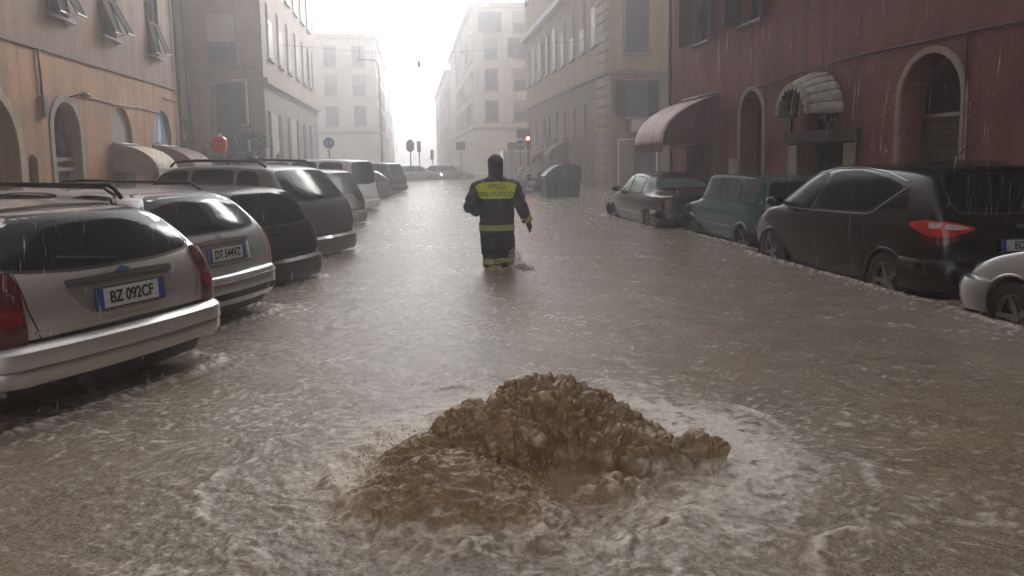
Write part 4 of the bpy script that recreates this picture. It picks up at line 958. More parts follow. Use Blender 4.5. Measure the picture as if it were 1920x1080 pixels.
# --- 2. silver estate with framed plate
def estate_two():
    L, W, H = 4.52, 1.76, 1.38; hd = R(163); x, y = at_rear(-2.70, 6.9, L, hd)
    r = newcar('parked_car', x, y, hd, z=-.07, label= 'silver estate car with bright trim around its plate, second on the left', group=GL)
    P = paint('cool_silver', (.58, .59, .60), .6, .25)
    me = car_shell(L, W, H, .70, .93, 1.25, .55, .36, .93, .75, rearx=[.10, .02, .02, .09], crown=.09, bow=.07, arches=(1.35, -1.30), z0=.24, tail_taper=.97)
    me.materials.append(P); link('body', me, r); sk = Skin(me)
    glazing(sk, r, 'rear_window', 'B', [(-.66, .98), (-.3, .955), (.3, .955), (.66, .98), (.58, 1.22), (.46, 1.305), (-.46, 1.305), (-.58, 1.22)])
    for s_ in (-1, 1):
        F = 'L' if s_ > 0 else 'R'
        sk.patch('tail_lamp', (Vector((-.80, s_*.60, 0)).normalized(), Vector((0, s_, 0)), -L/2+.05), [(.72, .58), (.875, .58), (.86, .92), (.80, .93)], mat('red_lamp', (.33, .02, .02), .15, coat=.5, noise=.4, nscale=16), r, off=.012, thick=.03, it=1)
        for pl_ in ([(-1.95, 1.0), (-1.25, .98), (-1.22, 1.33), (-1.60, 1.31), (-1.80, 1.2)], [(-1.14, .97), (-.36, .955), (-.34, 1.36), (-1.08, 1.34)], [(-.26, .95), (.82, .94), (.42, 1.22), (.2, 1.34), (-.24, 1.36)]): glazing(sk, r, 'side_window', F, pl_)
        b = MB(); b.tube([(-1.62, s_*.55, 1.32), (-1.5, s_*.555, 1.395), (.0, s_*.58, 1.435), (.2, s_*.58, 1.42), (.3, s_*.58, 1.36)], .016, 8); b.build('roof_rail', M_rubber, r, smooth=True)
        for ax in (1.35, -1.30): wheel(r, ax, s_*(W/2-.125), .30)
        sk.strip('tailgate_gap', 'B', [(s_*.68, .95), (s_*.665, .60)], .008, M_rubber, r, off=.001, thick=.004)
    fr = sk.strip('plate_frame', 'B', [(-.38, .86), (.0, .872), (.38, .86)], .032, M_chrome, r, off=.022, thick=.025)
    sk.strip('frame_side', 'B', [(.385, .855), (.375, .66), (.0, .645), (-.375, .66), (-.385, .855)], .014, M_chrome, fr, off=.014, thick=.02)
    sk.patch('star_badge', 'B', [(-.03, .915), (.0, .945), (.03, .915), (.0, .885)], M_chrome, r, off=.012, n=16, rings=2)
    c = sk.hit('B', 0, .755, .018); plate(r, 'DT 544VZ', c.x, 0, .757, lean=R(3), h=.12)
    prof = [(-.10, .575), (-.02, .58), (.05, .565), (.075, .54), (.085, .50), (.07, .495), (.075, .485), (.085, .43), (.078, .37), (.05, .30), (.02, .27), (-.10, .26)]
    bu = bar_round(r, 'rear_bumper', P, L-.03, W-.06, -1, prof, reach=.62, rc=.24)
    bar_round(bu, 'bumper_insert', M_rubber, L-.03, W-.06, -1, [(.06, .40), (.087, .395), (.078, .335), (.05, .335)], reach=.5, rc=.24)
    bar_round(bu, 'bumper_trim', M_chrome, L-.03, W-.06, -1, [(.06, .508), (.092, .506), (.092, .492), (.06, .49)], reach=.55, rc=.24)
    bar_round(bu, 'under_tray', M_rubber, L-.12, W-.12, -1, [(-.2, .30), (.05, .28), (.0, .19), (-.2, .17)], reach=.6, rc=.24)
estate_two()

def simple_tail(kind, xr, yr, hd, L, W, H, P, label, zb=.95, lean=.4, glass=None, lamp=None, plate_txt=None, rails=False, wt=.76, zn=.72, zc=.95, group=GL, bumper=None, xc=1.2, xr_=.5, seen=('L',), spare=False, bow=.08, z0=.26, wr=.31):
    """car seen mostly from behind, parked further up the street"""
    x, y = at_rear(xr, yr, L, hd); r = newcar(kind, x, y, hd, label, cat='van' if 'van' in kind else 'car', group=group)
    me = car_shell(L, W, H, zn, zc, xc, xr_, lean, zb, wt, crown=.05, bow=bow*.6, arches=(L*.295, -L*.29), z0=z0, tail_taper=.955); me.materials.append(P); link('body', me, r); sk = Skin(me)
    w = W/2; t = H-.11; b0 = zb+.04
    glazing(sk, r, 'rear_window', 'B', [(-w*.80, b0), (w*.80, b0), (w*.70, t-.06), (w*.62, t), (-w*.62, t), (-w*.70, t-.06)], glass)
    for s_ in (-1, 1):
        F = 'L' if s_ > 0 else 'R'; h = L/2
        sk.patch('tail_lamp', (Vector((-.80, s_*.60, 0)).normalized(), Vector((0, s_, 0)), -L/2+.05), [(w*.84, zb*.68), (w*1.0, zb*.68), (w*.98, zb*1.0), (w*.88, zb*1.02)], lamp or M_red, r, off=.012, thick=.03, it=1)
        for pl_ in ([(-h+lean*.6+.22, b0+.01), (-h*.52, b0), (-h*.50, t+.0), (-h+lean+.25, t-.03)], [(-h*.48, b0), (-.20, b0), (-.20, t+.02), (-h*.46, t+.02)], [(-.12, b0), (xc-.35, b0), (xr_-.08, t), (-.12, t+.02)]): glazing(sk, r, 'side_window', F, pl_, glass)
        for ax in (L*.295, -L*.29): wheel(r, ax, s_*(W/2-.13), .30, r=wr)
        if rails:
            b = MB(); b.tube([(-h+lean+.15, s_*w*.66, H-.05), (-h+lean+.3, s_*w*.67, H+.04), (-.2, s_*w*.69, H+.075), (.25, s_*w*.69, H+.05), (.35, s_*w*.69, H-.02)], .02, 8); b.build('roof_rail', M_rubber, r, smooth=True)
            b = MB(); b.box((-h*.35-.02, -w*.68, H+.045), (-h*.35+.02, w*.68, H+.065)) if s_ > 0 else b.box((.05, -w*.68, H+.045), (.09, w*.68, H+.065)); b.build('cross_bar', M_metal, r)
    sk.strip('tailgate_crease', 'B', [(-w*.78, zb*.93), (w*.78, zb*.93)], .02, P, r, off=.01)
    sk.strip('tailgate_gap', 'B', [(-w*.80, zb), (-w*.78, .62), (w*.78, .62), (w*.80, zb)], .010, M_rubber, r, off=.001, thick=.004)
    bar_round(r, 'rear_bumper', bumper or P, L-.03, W-.06, -1, [(-.10, .60), (.05, .59), (.085, .55), (.085, .40), (.05, .31), (-.10, .28)], reach=.55, rc=.22)
    if plate_txt: c = sk.hit('B', 0, .70, .015); plate(r, plate_txt, c.x, 0, .72, lean=R(3))
    if spare:
        q = wheel(r, -L/2-.16, .12, .92, r=.33, wd=.22, spokes=3); q.rotation_euler = (0, 0, R(90)); q.name = 'spare_wheel'
    return r, sk
M_black = paint('black_paint', (.004, .004, .005), 0, .11, .1)
M_gun = paint('grey_silver', (.15, .152, .155), .4, .3)
simple_tail('parked_car', -2.80, 9.15, R(160), 4.0, 1.66, 1.50, M_black, 'black hatchback squeezed between the silver estate and the grey off-roader', zb=.96, lean=.32, group=GL)
r, sk = simple_tail('parked_car', -2.98, 12.0, R(160), 4.3, 1.86, 1.75, M_gun, 'tall grey off-roader with roof rails, fourth on the left', zb=1.13, lean=.50, rails=True, zn=.95, zc=1.14, wt=.77, z0=.40, group=GL, wr=.36, glass=M_glasst if False else None)
sk.patch('sky_reflection_pane', 'B', [(-.1, 1.2), (.60, 1.22), (.56, 1.55), (.0, 1.58)], M_glasst, r, off=.0065, thick=.004) if False else None
M_grn = paint('grey_green', (.12, .145, .13), .3, .35)
simple_tail('parked_car', -3.85, 17.9, R(162), 3.9, 1.68, 1.62, M_black, 'small dark off-roader with a pale green-grey bumper, fifth on the left', zb=1.0, lean=.28, zn=.9, zc=1.02, z0=.35, group=GL, bumper=M_grn, spare=False, xc=1.0, xr_=.45, glass=M_glasst)
M_vanw = paint('white_van', (.62, .62, .60), .0, .4)
simple_tail('parked_van', -4.55, 23.6, R(161), 4.8, 1.8, 1.88, M_vanw, 'white van on the left behind the small dark off-roader', zb=1.05, lean=.14, zn=.9, zc=1.1, xc=1.6, xr_=1.1, z0=.3, group=GL, wt=.86)
simple_tail('parked_car', -5.35, 31.5, R(161), 4.2, 1.7, 1.45, M_gun, 'small pale-roofed grey hatchback on the left beyond the white van', zb=.92, lean=.5, group=GL)
simple_tail('parked_car', -5.55, 37.6, R(161), 4.4, 1.75, 1.75, paint('slate_paint', (.07, .07, .09), .3, .35), 'dark blue-grey people carrier last in the row on the left', zb=1.05, lean=.3, zn=.85, zc=1.05, group=GL, wt=.82)

# --- right side, parallel parked, seen from behind on their left flank
HR = R(97.5)
def right_car(kind, perp, t, label, **k): q = st(perp, t); return newcar(kind, q.x, q.y, k.pop('hd', HR), label, **k)
# black family hatch with the red lamp
def black_mpv():
    L, W, H = 4.26, 1.84, 1.62
    r = right_car('parked_car', 6.06, 8.90, 'large black hatchback with a bright red and clear tail lamp on the right', group=GR, cat='car')
    P = M_black
    me = car_shell(L, W, H, .80, 1.06, 1.42, .55, .50, 1.02, .74, crown=.10, bow=.10, arches=(1.36, -1.30), z0=.24, tail_taper=.93, belt_rise=.07, rearx=[.14, .02, .02, .12], arch_r=.36, arch_z=.32)
    me.materials.append(P); link('body', me, r); sk = Skin(me)
    for s_ in (-1, 1):
        F = 'L' if s_ > 0 else 'R'
        glazing(sk, r, 'side_window', F, [(.60, 1.045), (1.12, 1.04), (.80, 1.25), (.42, 1.42), (.22, 1.49), (.12, 1.46), (.34, 1.05)], M_glass)
        glazing(sk, r, 'side_window', F, [(-.92, 1.075), (.26, 1.045), (.06, 1.50), (-.45, 1.53), (-1.10, 1.45), (-1.42, 1.36)], M_glass)
        glazing(sk, r, 'quarter_window', F, [(-1.0, 1.10), (-1.58, 1.14), (-1.50, 1.32)], M_glass, seal=.012)
        sk.strip('window_trim', F, [(1.22, 1.020), (.3, 1.018), (-.60, 1.038), (-.92, 1.048), (-1.02, 1.075), (-1.44, 1.36)], .013, mat('dim_trim', (.32, .32, .32), .3, metal=.8, noise=.1), r, off=.011)
        sk.strip('roof_trim', F, [(1.16, 1.06), (.88, 1.26), (.45, 1.48), (.05, 1.555), (-.45, 1.572), (-1.0, 1.525), (-1.40, 1.43)], .009, mat('dim_trim', (.32, .32, .32), .3, metal=.8, noise=.1), r, off=.008)
        lm = sk.patch('tail_lamp', (Vector((-.62, s_*.78, 0)).normalized(), Vector((-.78, -s_*.62, 0)).normalized()), [(.76, 1.01), (.96, 1.05), (1.16, 1.03), (1.36, .975), (1.35, .945), (1.18, .885), (.98, .885), (.80, .96)] , M_redb, r, off=.016, thick=.04, it=1) if s_ > 0 else None
        if s_ > 0:
            dd = (Vector((-.62, s_*.78, 0)).normalized(), Vector((-.78, -s_*.62, 0)).normalized())
            sk.patch('clear_lens', dd, [(.99, 1.025), (1.10, 1.02), (1.10, .97), (.99, .965)], M_clear, lm, off=.020, thick=.01, it=1)
            sk.patch('clear_lens', dd, [(1.13, 1.015), (1.23, .995), (1.33, .965), (1.23, .95), (1.13, .96)], M_clear, lm, off=.020, thick=.01, it=1)
            sk.patch('lower_lens', dd, [(.88, .90), (1.28, .90), (1.18, .80), (.96, .80)], M_red, r, off=.012, thick=.02, it=1)
            b = MB(); c = sk.hit('L', 1.02, 1.05, 0); b.ball((c.x-.0, c.y+.16, 1.10), .11, sc_=(.8, 1.25, .72)); b.box((c.x-.03, c.y-.03, 1.06), (c.x+.03, c.y+.1, 1.09)); b.build('wing_mirror', M_black, r, smooth=True)
            sk.strip('door_gap', F, [(.30, .40), (.30, 1.02)], .009, M_rubber, r, off=.001, thick=.004); sk.strip('door_gap', F, [(-.80, .46), (-.92, .75), (-.84, 1.03)], .009, M_rubber, r, off=.001, thick=.004)
            for u in (.12, -.74): sk.strip('door_handle', F, [(u, .93), (u-.17, .935)], .026, P, r, off=.03, thick=.03)
            sk.strip('shoulder_crease', F, [(1.5, .93), (-1.2, .945)], .02, P, r, off=.008)
        for ax in (1.36, -1.30):
            wheel(r, ax, s_*(W/2-.125), .32, r=.335)
            b = MB(); pts = [(ax+.375*math.cos(a), s_*(W/2-.035), .32+.375*math.sin(a)) for a in np.linspace(-.2, math.pi+.2, 16)]; b.tube(pts, .022, 6); b.build('arch_lip', P, r, smooth=True)
    glazing(sk, r, 'rear_window', 'B', [(-.62, 1.12), (.62, 1.12), (.56, 1.40), (.48, 1.50), (-.48, 1.50), (-.56, 1.40)], M_glass)
    sk.strip('spoiler', 'B', [(-.55, 1.54), (0, 1.56), (.55, 1.54)], .06, P, r, off=.06, thick=.07)
    c = sk.hit('B', 0, .80, .02); plate(r, 'EC 41  ', c.x, 0, .80, lean=R(4))
    sk.patch('oval_badge', 'B', [(-.06, .985), (.0, 1.01), (.06, .985), (.0, .96)], M_chrome, r, off=.014, n=20, rings=2)
    bar_round(r, 'rear_bumper', P, L-.03, W-.06, -1, [(-.10, .66), (.05, .65), (.085, .60), (.085, .44), (.05, .33), (-.10, .28)], reach=.5, rc=.28)
    b = MB(); b.tube([(-1.05, 0, 1.60), (-1.18, 0, 1.66), (-1.42, 0, 1.84)], [.012, .008, .004], 6); b.build('aerial', M_rubber, r)
black_mpv()
# teal box hatch
def teal_car():
    L, W, H = 3.75, 1.56, 1.42
    r = right_car('parked_car', 6.24, 13.05, 'small boxy teal-green hatchback on the right behind the black sedan', group=GR, cat='car')
    P = paint('teal_paint', (.018, .095, .12), .15, .25)
    me = car_shell(L, W, H, .78, .92, .88, .50, .14, .91, .86, crown=.03, bow=.03, roofc=.6, arches=(1.15, -1.10), z0=.26, tail_taper=.95, nose_taper=.92, arch_r=.31, arch_z=.29)
    me.materials.append(P); link('body', me, r); sk = Skin(me)
    for s_ in (-1, 1):
        F = 'L' if s_ > 0 else 'R'
        glazing(sk, r, 'side_window', F, [(-.0, .955), (.78, .955), (.50, 1.31), (.02, 1.32)], M_glasst)
        glazing(sk, r, 'side_window', F, [(-.08, .955), (-.95, .955), (-.93, 1.32), (-.08, 1.32)], M_glasst)
        glazing(sk, r, 'side_window', F, [(-1.03, .955), (-1.62, .955), (-1.56, 1.31), (-1.02, 1.32)], M_glasst)
        sk.strip('side_moulding', F, [(1.55, .52), (1.48, .52)], .03, M_chrome, r, off=.014); sk.strip('side_moulding', F, [(.80, .52), (-.76, .52)], .028, mat('pale_trim', (.45, .47, .47), .35, noise=.2), r, off=.016); sk.strip('side_moulding', F, [(-1.45, .52), (-1.72, .52)], .028, mat('pale_trim', (.45, .47, .47)), r, off=.016)
        for ax in (1.15, -1.10):
            wheel(r, ax, s_*(W/2-.12), .28, r=.275, wd=.16)
            b = MB(); pts = [(ax+.325*math.cos(a), s_*(W/2-.012), .29+.325*math.sin(a)) for a in np.linspace(-.1, math.pi+.1, 14)]; b.tube(pts, .026, 6); b.build('arch_lip', mat('pale_lip', (.20, .27, .29), .35, noise=.2) if ax < 0 else P, r, smooth=True)
        sk.patch('tail_lamp', (Vector((-.8, s_*.6, 0)).normalized(), Vector((0, s_, 0)), -L/2+.04), [(.62, .56), (.78, .56), (.78, .88), (.64, .88)], M_red, r, off=.012, thick=.03, it=1)
        sk.strip('door_gap', F, [(-.04, .40), (-.04, .95)], .008, M_rubber, r, off=.001, thick=.004)
    glazing(sk, r, 'rear_window', 'B', [(-.62, .95), (.62, .95), (.60, 1.31), (-.60, 1.31)], M_glass)
    glazing(sk, r, 'windscreen', 'F', [(-.60, .98), (.60, .98), (.54, 1.34), (-.54, 1.34)], M_glass)
    b = MB(); c = sk.hit('L', .86, .98, 0); b.ball((c.x, c.y+.1, .98), .085, sc_=(.6, 1.2, .75)); b.build('wing_mirror', M_rubber, r, smooth=True)
    bar_round(r, 'rear_bumper', M_rubber, L-.03, W-.04, -1, [(-.10, .55), (.06, .54), (.08, .46), (.05, .34), (-.10, .32)], reach=.5, rc=.12)
    bar_round(r, 'front_bumper', M_rubber, L-.03, W-.04, 1, [(-.10, .55), (.06, .54), (.08, .46), (.05, .34), (-.10, .32)], reach=.4, rc=.12)
teal_car()
# dark sedan
def sedan():
    L, W, H = 4.60, 1.74, 1.42
    r = right_car('parked_car', 5.95, 17.3, 'black saloon car farthest along the right with side windows coloured pale as sky light', group=GR, cat='car')
    P = paint('sedan_black', (.007, .007, .009), 0, .14, .15)
    me = car_shell(L, W, H, .66, .92, 1.05, .42, .3, .90, .74, crown=.06, bow=.06, deck=(-1.45, .98, -.85), arches=(1.42, -1.38), z0=.22, arch_r=.33)
    me.materials.append(P); link('body', me, r); sk = Skin(me)
    for s_ in (-1, 1):
        F = 'L' if s_ > 0 else 'R'
        glazing(sk, r, 'side_window', F, [(.02, .945), (.92, .935), (.42, 1.24), (.2, 1.31), (.02, 1.31)], M_glassw)
        glazing(sk, r, 'side_window', F, [(-.06, .945), (-.88, .955), (-.84, 1.27), (-.06, 1.31)], M_glassw)
        glazing(sk, r, 'quarter_window', F, [(-.95, .965), (-1.16, .975), (-.98, 1.21), (-.93, 1.22)], M_glassw, seal=.012)
        sk.strip('side_moulding', F, [(1.0, .50), (-.98, .50)], .028, M_chrome, r, off=.014); sk.strip('side_moulding', F, [(-1.78, .50), (-2.1, .50)], .028, M_chrome, r, off=.014); sk.strip('side_moulding', F, [(2.1, .48), (1.8, .49)], .028, M_chrome, r, off=.014)
        for ax in (1.42, -1.38): wheel(r, ax, s_*(W/2-.13), .30)
        sk.patch('tail_lamp', (Vector((-.9, s_*.44, 0)).normalized(), Vector((0, s_, 0)), -L/2+.05), [(.55, .68), (.86, .68), (.85, .86), (.56, .86)], M_red, r, off=.012, thick=.03, it=1)
        sk.patch('headlamp', (Vector((.8, s_*.6, 0)).normalized(), Vector((0, s_, 0)), L/2-.10), [(.50, .56), (.84, .58), (.82, .70), (.52, .70)], M_clear, r, off=.012, thick=.03, it=1)
        sk.strip('door_gap', F, [(-.02, .38), (-.02, .93)], .008, M_rubber, r, off=.001, thick=.004)
    gw = glazing(sk, r, 'rear_window', (Vector((-.75, 0, .66)).normalized(), Vector((0, 1, 0))), [(-.56, 1.06), (.56, 1.06), (.5, 1.30), (-.5, 1.30)], M_glasst) if False else None
    sk.patch('rear_window', 'T', [(-.98, -.50), (-.98, .50), (-1.36, .60), (-1.36, -.60)], M_glasst, r, off=.006)
    b = MB(); c = sk.hit('L', .88, .96, 0); b.ball((c.x, c.y+.14, .985), .10, sc_=(.8, 1.25, .72)); b.build('wing_mirror', P, r, smooth=True)
    sk.strip('hood_line', 'T', [(2.0, -.5), (1.2, -.62)], .01, M_rubber, r, off=.001, thick=.003)
    bar_round(r, 'rear_bumper', P, L-.03, W-.06, -1, [(-.10, .62), (.05, .61), (.085, .55), (.085, .40), (.05, .31), (-.10, .28)], reach=.5, rc=.2)
    bar_round(r, 'front_bumper', P, L-.03, W-.06, 1, [(-.10, .58), (.05, .57), (.085, .50), (.085, .40), (.05, .31), (-.10, .28)], reach=.5, rc=.28)
sedan()
# silver car entering the frame at the lower right
def silver_nose():
    L, W, H = 3.95, 1.70, 1.48
    r = right_car('parked_car', 5.93, 4.50, 'silver car cut off at the right edge with its front wheel in the water', group=GR, cat='car')
    P = paint('bright_silver', (.52, .53, .54), .5, .26)
    me = car_shell(L, W, H, .70, .98, .92, .32, .42, .94, .76, crown=.08, bow=.12, arches=(1.22, -1.20), z0=.24, arch_r=.355, arch_z=.31, nose_taper=.84)
    me.materials.append(P); link('body', me, r); sk = Skin(me)
    for s_ in (-1, 1):
        F = 'L' if s_ > 0 else 'R'
        glazing(sk, r, 'side_window', F, [(-.10, .98), (.85, .97), (.35, 1.27), (.1, 1.37), (-.08, 1.37)]); glazing(sk, r, 'side_window', F, [(-.20, .98), (-1.1, .99), (-1.3, 1.2), (-1.0, 1.35), (-.20, 1.37)])
        sk.patch('headlamp', (Vector((.75, s_*.66, 0)).normalized(), Vector((0, s_, 0)), L/2-.12), [(.40, .62), (.72, .66), (.78, .82), (.60, .80)], M_clear, r, off=.010, thick=.03, it=1)
        for ax in (1.22, -1.20):
            wheel(r, ax, s_*(W/2-.125), .30, r=.315)
            b = MB(); pts = [(ax+.365*math.cos(a), s_*(W/2-.03), .31+.365*math.sin(a)) for a in np.linspace(-.2, math.pi+.2, 18)]; b.tube(pts, .018, 6); b.build('arch_lip', P, r, smooth=True)
        sk.strip('door_gap', F, [(.58, .38), (.62, .96)], .008, M_rubber, r, off=.001, thick=.004)
        sk.patch('side_repeater', F, [(.75, .72), (.68, .72), (.68, .745), (.75, .745)], mat('amber', (.5, .2, .03), .3, noise=.2), r, off=.008, n=16, rings=2)
    b = MB(); c = sk.hit('L', .68, 1.0, 0); b.ball((c.x, c.y+.13, 1.02), .10, sc_=(.8, 1.25, .72)); b.build('wing_mirror', P, r, smooth=True)
    glazing(sk, r, 'windscreen', 'F', [(-.58, 1.02), (.58, 1.02), (.50, 1.36), (-.50, 1.36)])
    bar_round(r, 'front_bumper', P, L-.03, W-.06, 1, [(-.10, .60), (.05, .58), (.08, .50), (.08, .40), (.05, .30), (-.10, .26)], reach=.36, rc=.32)
silver_nose()
# cars crossing at the far end of the street
for (x, y, hd, col, lab) in ((-7.9, 62, R(12), (.42, .44, .44), 'pale car crossing the far end of the street'), (-5.2, 64, R(-4), (.20, .21, .22), 'grey estate car at the far end of the street, right of the pale car')):
    r = newcar('distant_car', x, y, hd, lab, cat='car', group='cars at the far end of the street')
    P = paint('far%.2f' % col[0], col, .3, .35); me = car_shell(4.3, 1.72, 1.45, .72, .95, 1.15, .5, .5, .93, .76, arches=(1.3, -1.28)); me.materials.append(P); link('body', me, r); sk = Skin(me)
    for F in 'LR':
        for pl_ in ([(-1.85, .98), (-.95, .97), (-.95, 1.35), (-1.5, 1.33)], [(-.88, .97), (-.04, .96), (-.04, 1.36), (-.86, 1.35)], [(.04, .96), (.85, .96), (.4, 1.3), (.04, 1.35)]): glazing(sk, r, 'side_window', F, pl_)
        for ax in (1.3, -1.28): wheel(r, ax, (1 if F == 'L' else -1)*.74, .30)
    for s_ in (-1, 1): sk.patch('headlamp', 'F', [(s_*.45, .58), (s_*.72, .58), (s_*.72, .70), (s_*.45, .70)], mat('lit_headlamp', (.9, .9, .85), .3, emit=(1, .97, .9, 9.0)) if x < -6 else M_clear, r, off=.01, it=1, n=16, rings=2)
    glazing(sk, r, 'windscreen', 'F', [(-.58, .99), (.58, .99), (.50, 1.34), (-.50, 1.34)])

# ------------------------------------------------------------------ the wading firefighter
def remeshed(name, parts, voxel, m, parent, smooth=2, disp=0, dscale=9, seed=5):
    mb_ = MB()
    for fn in parts: fn(mb_)
    me = bpy.data.meshes.new(name); me.from_pydata(mb_.v, [], mb_.f); o = bpy.data.objects.new(name, me); COL.objects.link(o)
    md = o.modifiers.new('r', 'REMESH'); md.mode = 'VOXEL'; md.voxel_size = voxel
    sm = o.modifiers.new('s', 'SMOOTH'); sm.factor = .6; sm.iterations = smooth
    me2 = evalmesh(o); bpy.data.objects.remove(o)
    if disp:
        n = len(me2.vertices); c = np.empty(n*3, np.float32); me2.vertices.foreach_get('co', c); c = c.reshape(-1, 3); nn = np.empty(n*3, np.float32); me2.vertices.foreach_get('normal', nn); nn = nn.reshape(-1, 3)
        d = disp*(1-2*np.abs(fbm(c[:, 0]*dscale+c[:, 1]*5, c[:, 2]*dscale*.7+c[:, 1]*3, seed, 3))); c = c+nn*d[:, None]; me2.vertices.foreach_set('co', c.ravel()); me2.update()
    me2.materials.clear(); me2.materials.append(m)
    for p_ in me2.polygons: p_.use_smooth = True
    return link(name, me2, parent)
def loft(mb_, rings, n=24):      # rings: (cx, cy, z, rx, ry)
    v = []; f = []
    for (cx, cy_, z, rx, ry) in rings:
        for k in range(n):
            t = 2*math.pi*k/n; v.append((cx+rx*math.cos(t), cy_+ry*math.sin(t), z))
    for i in range(len(rings)-1):
        for k in range(n): f.append((i*n+k, i*n+(k+1) % n, (i+1)*n+(k+1) % n, (i+1)*n+k))
    f += [tuple(range(n-1, -1, -1)), tuple(range((len(rings)-1)*n, len(rings)*n))]; mb_.add(v, f)
PR = empty('person', (-.205, 10.2, -WD), R(2), label='firefighter in black coat with yellow back panel wading away down the flooded street', cat='person')
M_skin = mat('skin', (.45, .27, .19), .5, noise=.15); M_coat = mat('coat_black', (.010, .010, .022), .55, noise=.5, nscale=9, bump=.3, bscale=60)
M_tr_ = mat('trousers_black', (.014, .014, .022), .55, noise=.5, nscale=9, bump=.3, bscale=60); M_glove = mat('glove_black', (.012, .012, .012), .6, noise=.3)
M_hv = mat('hi_vis_yellow', (.62, .72, .03), .5, noise=.25, nscale=14); M_hvd = mat('hi_vis_dull', (.42, .46, .14), .5, noise=.35, nscale=14); M_txt = mat('panel_text', (.26, .31, .03), .6, noise=.2)
RA = [(.20, 0, 1.42), (.33, -.03, 1.14), (.425, .03, .90)]; LA = [(-.20, 0, 1.42), (-.36, -.02, 1.12), (-.27, .26, 1.03)]
RL = [(.105, 0, .90), (.13, .12, .52), (.115, .10, .12)]; LL = [(-.105, 0, .90), (-.10, .03, .52), (-.07, -.10, .14)]
def body_parts(mb_):
    loft(mb_, [(0, 0, .82, .15, .10), (0, 0, 1.0, .15, .10), (0, .0, 1.25, .17, .11), (0, 0, 1.42, .16, .09), (0, .0, 1.50, .06, .06), (0, .015, 1.60, .055, .06)])
    mb_.ball((0, .02, 1.69), .098, 16, 10, (.80, .98, 1.18)); mb_.ball((0, .07, 1.63), .05, 12, 8, (1, .9, .8)); mb_.ball((0, .118, 1.675), .018, 8, 6, (.7, 1, 1.2))
    for s_ in (-1, 1): mb_.ball((s_*.08, .01, 1.68), .026, 8, 6, (.4, .8, 1.2))
    for A in (RA, LA): mb_.tube(A, [.052, .042, .03], 10)
    for A in (RL, LL): mb_.tube(A, [.085, .058, .042], 12); mb_.tube([A[2], (A[2][0], A[2][1]+.17, A[2][2]-.07)], [.045, .035], 10)
remeshed('body', [body_parts], .012, M_skin, PR, 3)
for s_ in (-1, 1):
    b = MB(); b.ball((s_*.03, .105, 1.70), .012, 8, 6); b.build('eye', mat('eye_white', (.7, .7, .7), .3), PR, smooth=True)
b = MB(); b.ball((0, .115, 1.635), .022, 8, 6, (1.1, .3, .3)); b.build('mouth', mat('lip', (.35, .12, .10), .5), PR, smooth=True)
def coat(mb_):
    loft(mb_, [(0, 0, .735, .232, .165), (0, 0, .80, .232, .165), (0, 0, .95, .226, .16), (0, 0, 1.12, .236, .16), (0, 0, 1.28, .262, .155), (0, -.0, 1.40, .262, .135), (0, 0, 1.465, .19, .115), (0, .0, 1.51, .10, .095), (0, .01, 1.57, .088, .088)])
    mb_.tube([(.17, 0, 1.415), (.235, -.005, 1.37), RA[1], RA[2]], [.085, .098, .078, .062], 14); mb_.tube([(-.17, 0, 1.415), (-.235, -.005, 1.37), LA[1], LA[2]], [.085, .105, .088, .066], 14)
    mb_.ball(RA[1], .078, 12, 8); mb_.ball(LA[1], .088, 12, 8)
coat_o = remeshed('coat', [coat], .012, M_coat, PR, 3, disp=.017, dscale=8); CS = Skin(coat_o.data)
def legs(mb_):
    loft(mb_, [(0, 0, .70, .20, .15), (0, 0, .80, .205, .15), (0, 0, .92, .20, .145)])
    mb_.tube([(.10, 0, .82), (.115, .06, .66), RL[1], (.118, .115, .30)], [.12, .122, .112, .108], 14); mb_.tube([(-.10, 0, .82), (-.10, .02, .66), LL[1], (-.08, -.05, .30)], [.12, .122, .112, .108], 14)
tr_o = remeshed('trousers', [legs], .012, M_tr_, PR, 2, disp=.014, dscale=9, seed=9); TS = Skin(tr_o.data)
for s_, L_ in ((1, RL), (-1, LL)):
    b = MB(); q = L_[2]; p = (q[0], q[1]+(.02 if s_ > 0 else .04), .34); b.tube([p, q, (q[0], q[1]+.02, q[2]-.07)], [.075, .062, .055], 12); b.tube([(q[0], q[1]-.03, q[2]-.05), (q[0], q[1]+.10, q[2]-.08), (q[0], q[1]+.2, q[2]-.09)], [.052, .055, .042], 12); b.build('boot', M_rubber if s_ > 0 else M_hvd, PR, smooth=True)
AX['BK'] = (Vector((0, -1, 0)), lambda a, b: Vector((a, -3, b)))
def ringband(sk, name, cx, cy_, z0, z1, m, parent, off=.006, tilt=0, n=40):
    V = []; F = []
    for z in (z0, z1):
        for k in range(n):
            a = 2*math.pi*k/n; d = Vector((math.cos(a), math.sin(a), 0)); h = sk.t.ray_cast(Vector((cx, cy_, z+tilt*math.cos(a)))+d*.34, -d)
            p = h[0] if h[0] is not None else Vector((cx, cy_, z))+d*.1
            V += [tuple(p+d*off), tuple(p-d*.008)]
    for k in range(n):
        a, b = 2*k, 2*((k+1) % n); A, B = a+2*n, b+2*n
        F += [(a, b, B, A), (a+1, A+1, B+1, b+1), (a, a+1, b+1, b), (A, B, B+1, A+1)]
    b = MB(); b.add(V, F); return b.build(name, m, parent, smooth=False)
ringband(CS, 'hem_band', 0, 0, .79, .865, M_hvd, coat_o)
ringband(TS, 'leg_band', .118, .115, .345, .40, M_hvd, tr_o); ringband(TS, 'leg_band', -.085, -.035, .335, .40, M_hvd, tr_o)
pnl = CS.patch('back_panel', 'BK', [(-.285, 1.40), (-.20, 1.44), (0, 1.455), (.20, 1.44), (.285, 1.40), (.245, 1.315), (.225, 1.225), (-.225, 1.225), (-.245, 1.315)], M_hv, coat_o, off=.007, it=1, n=48, rings=8)
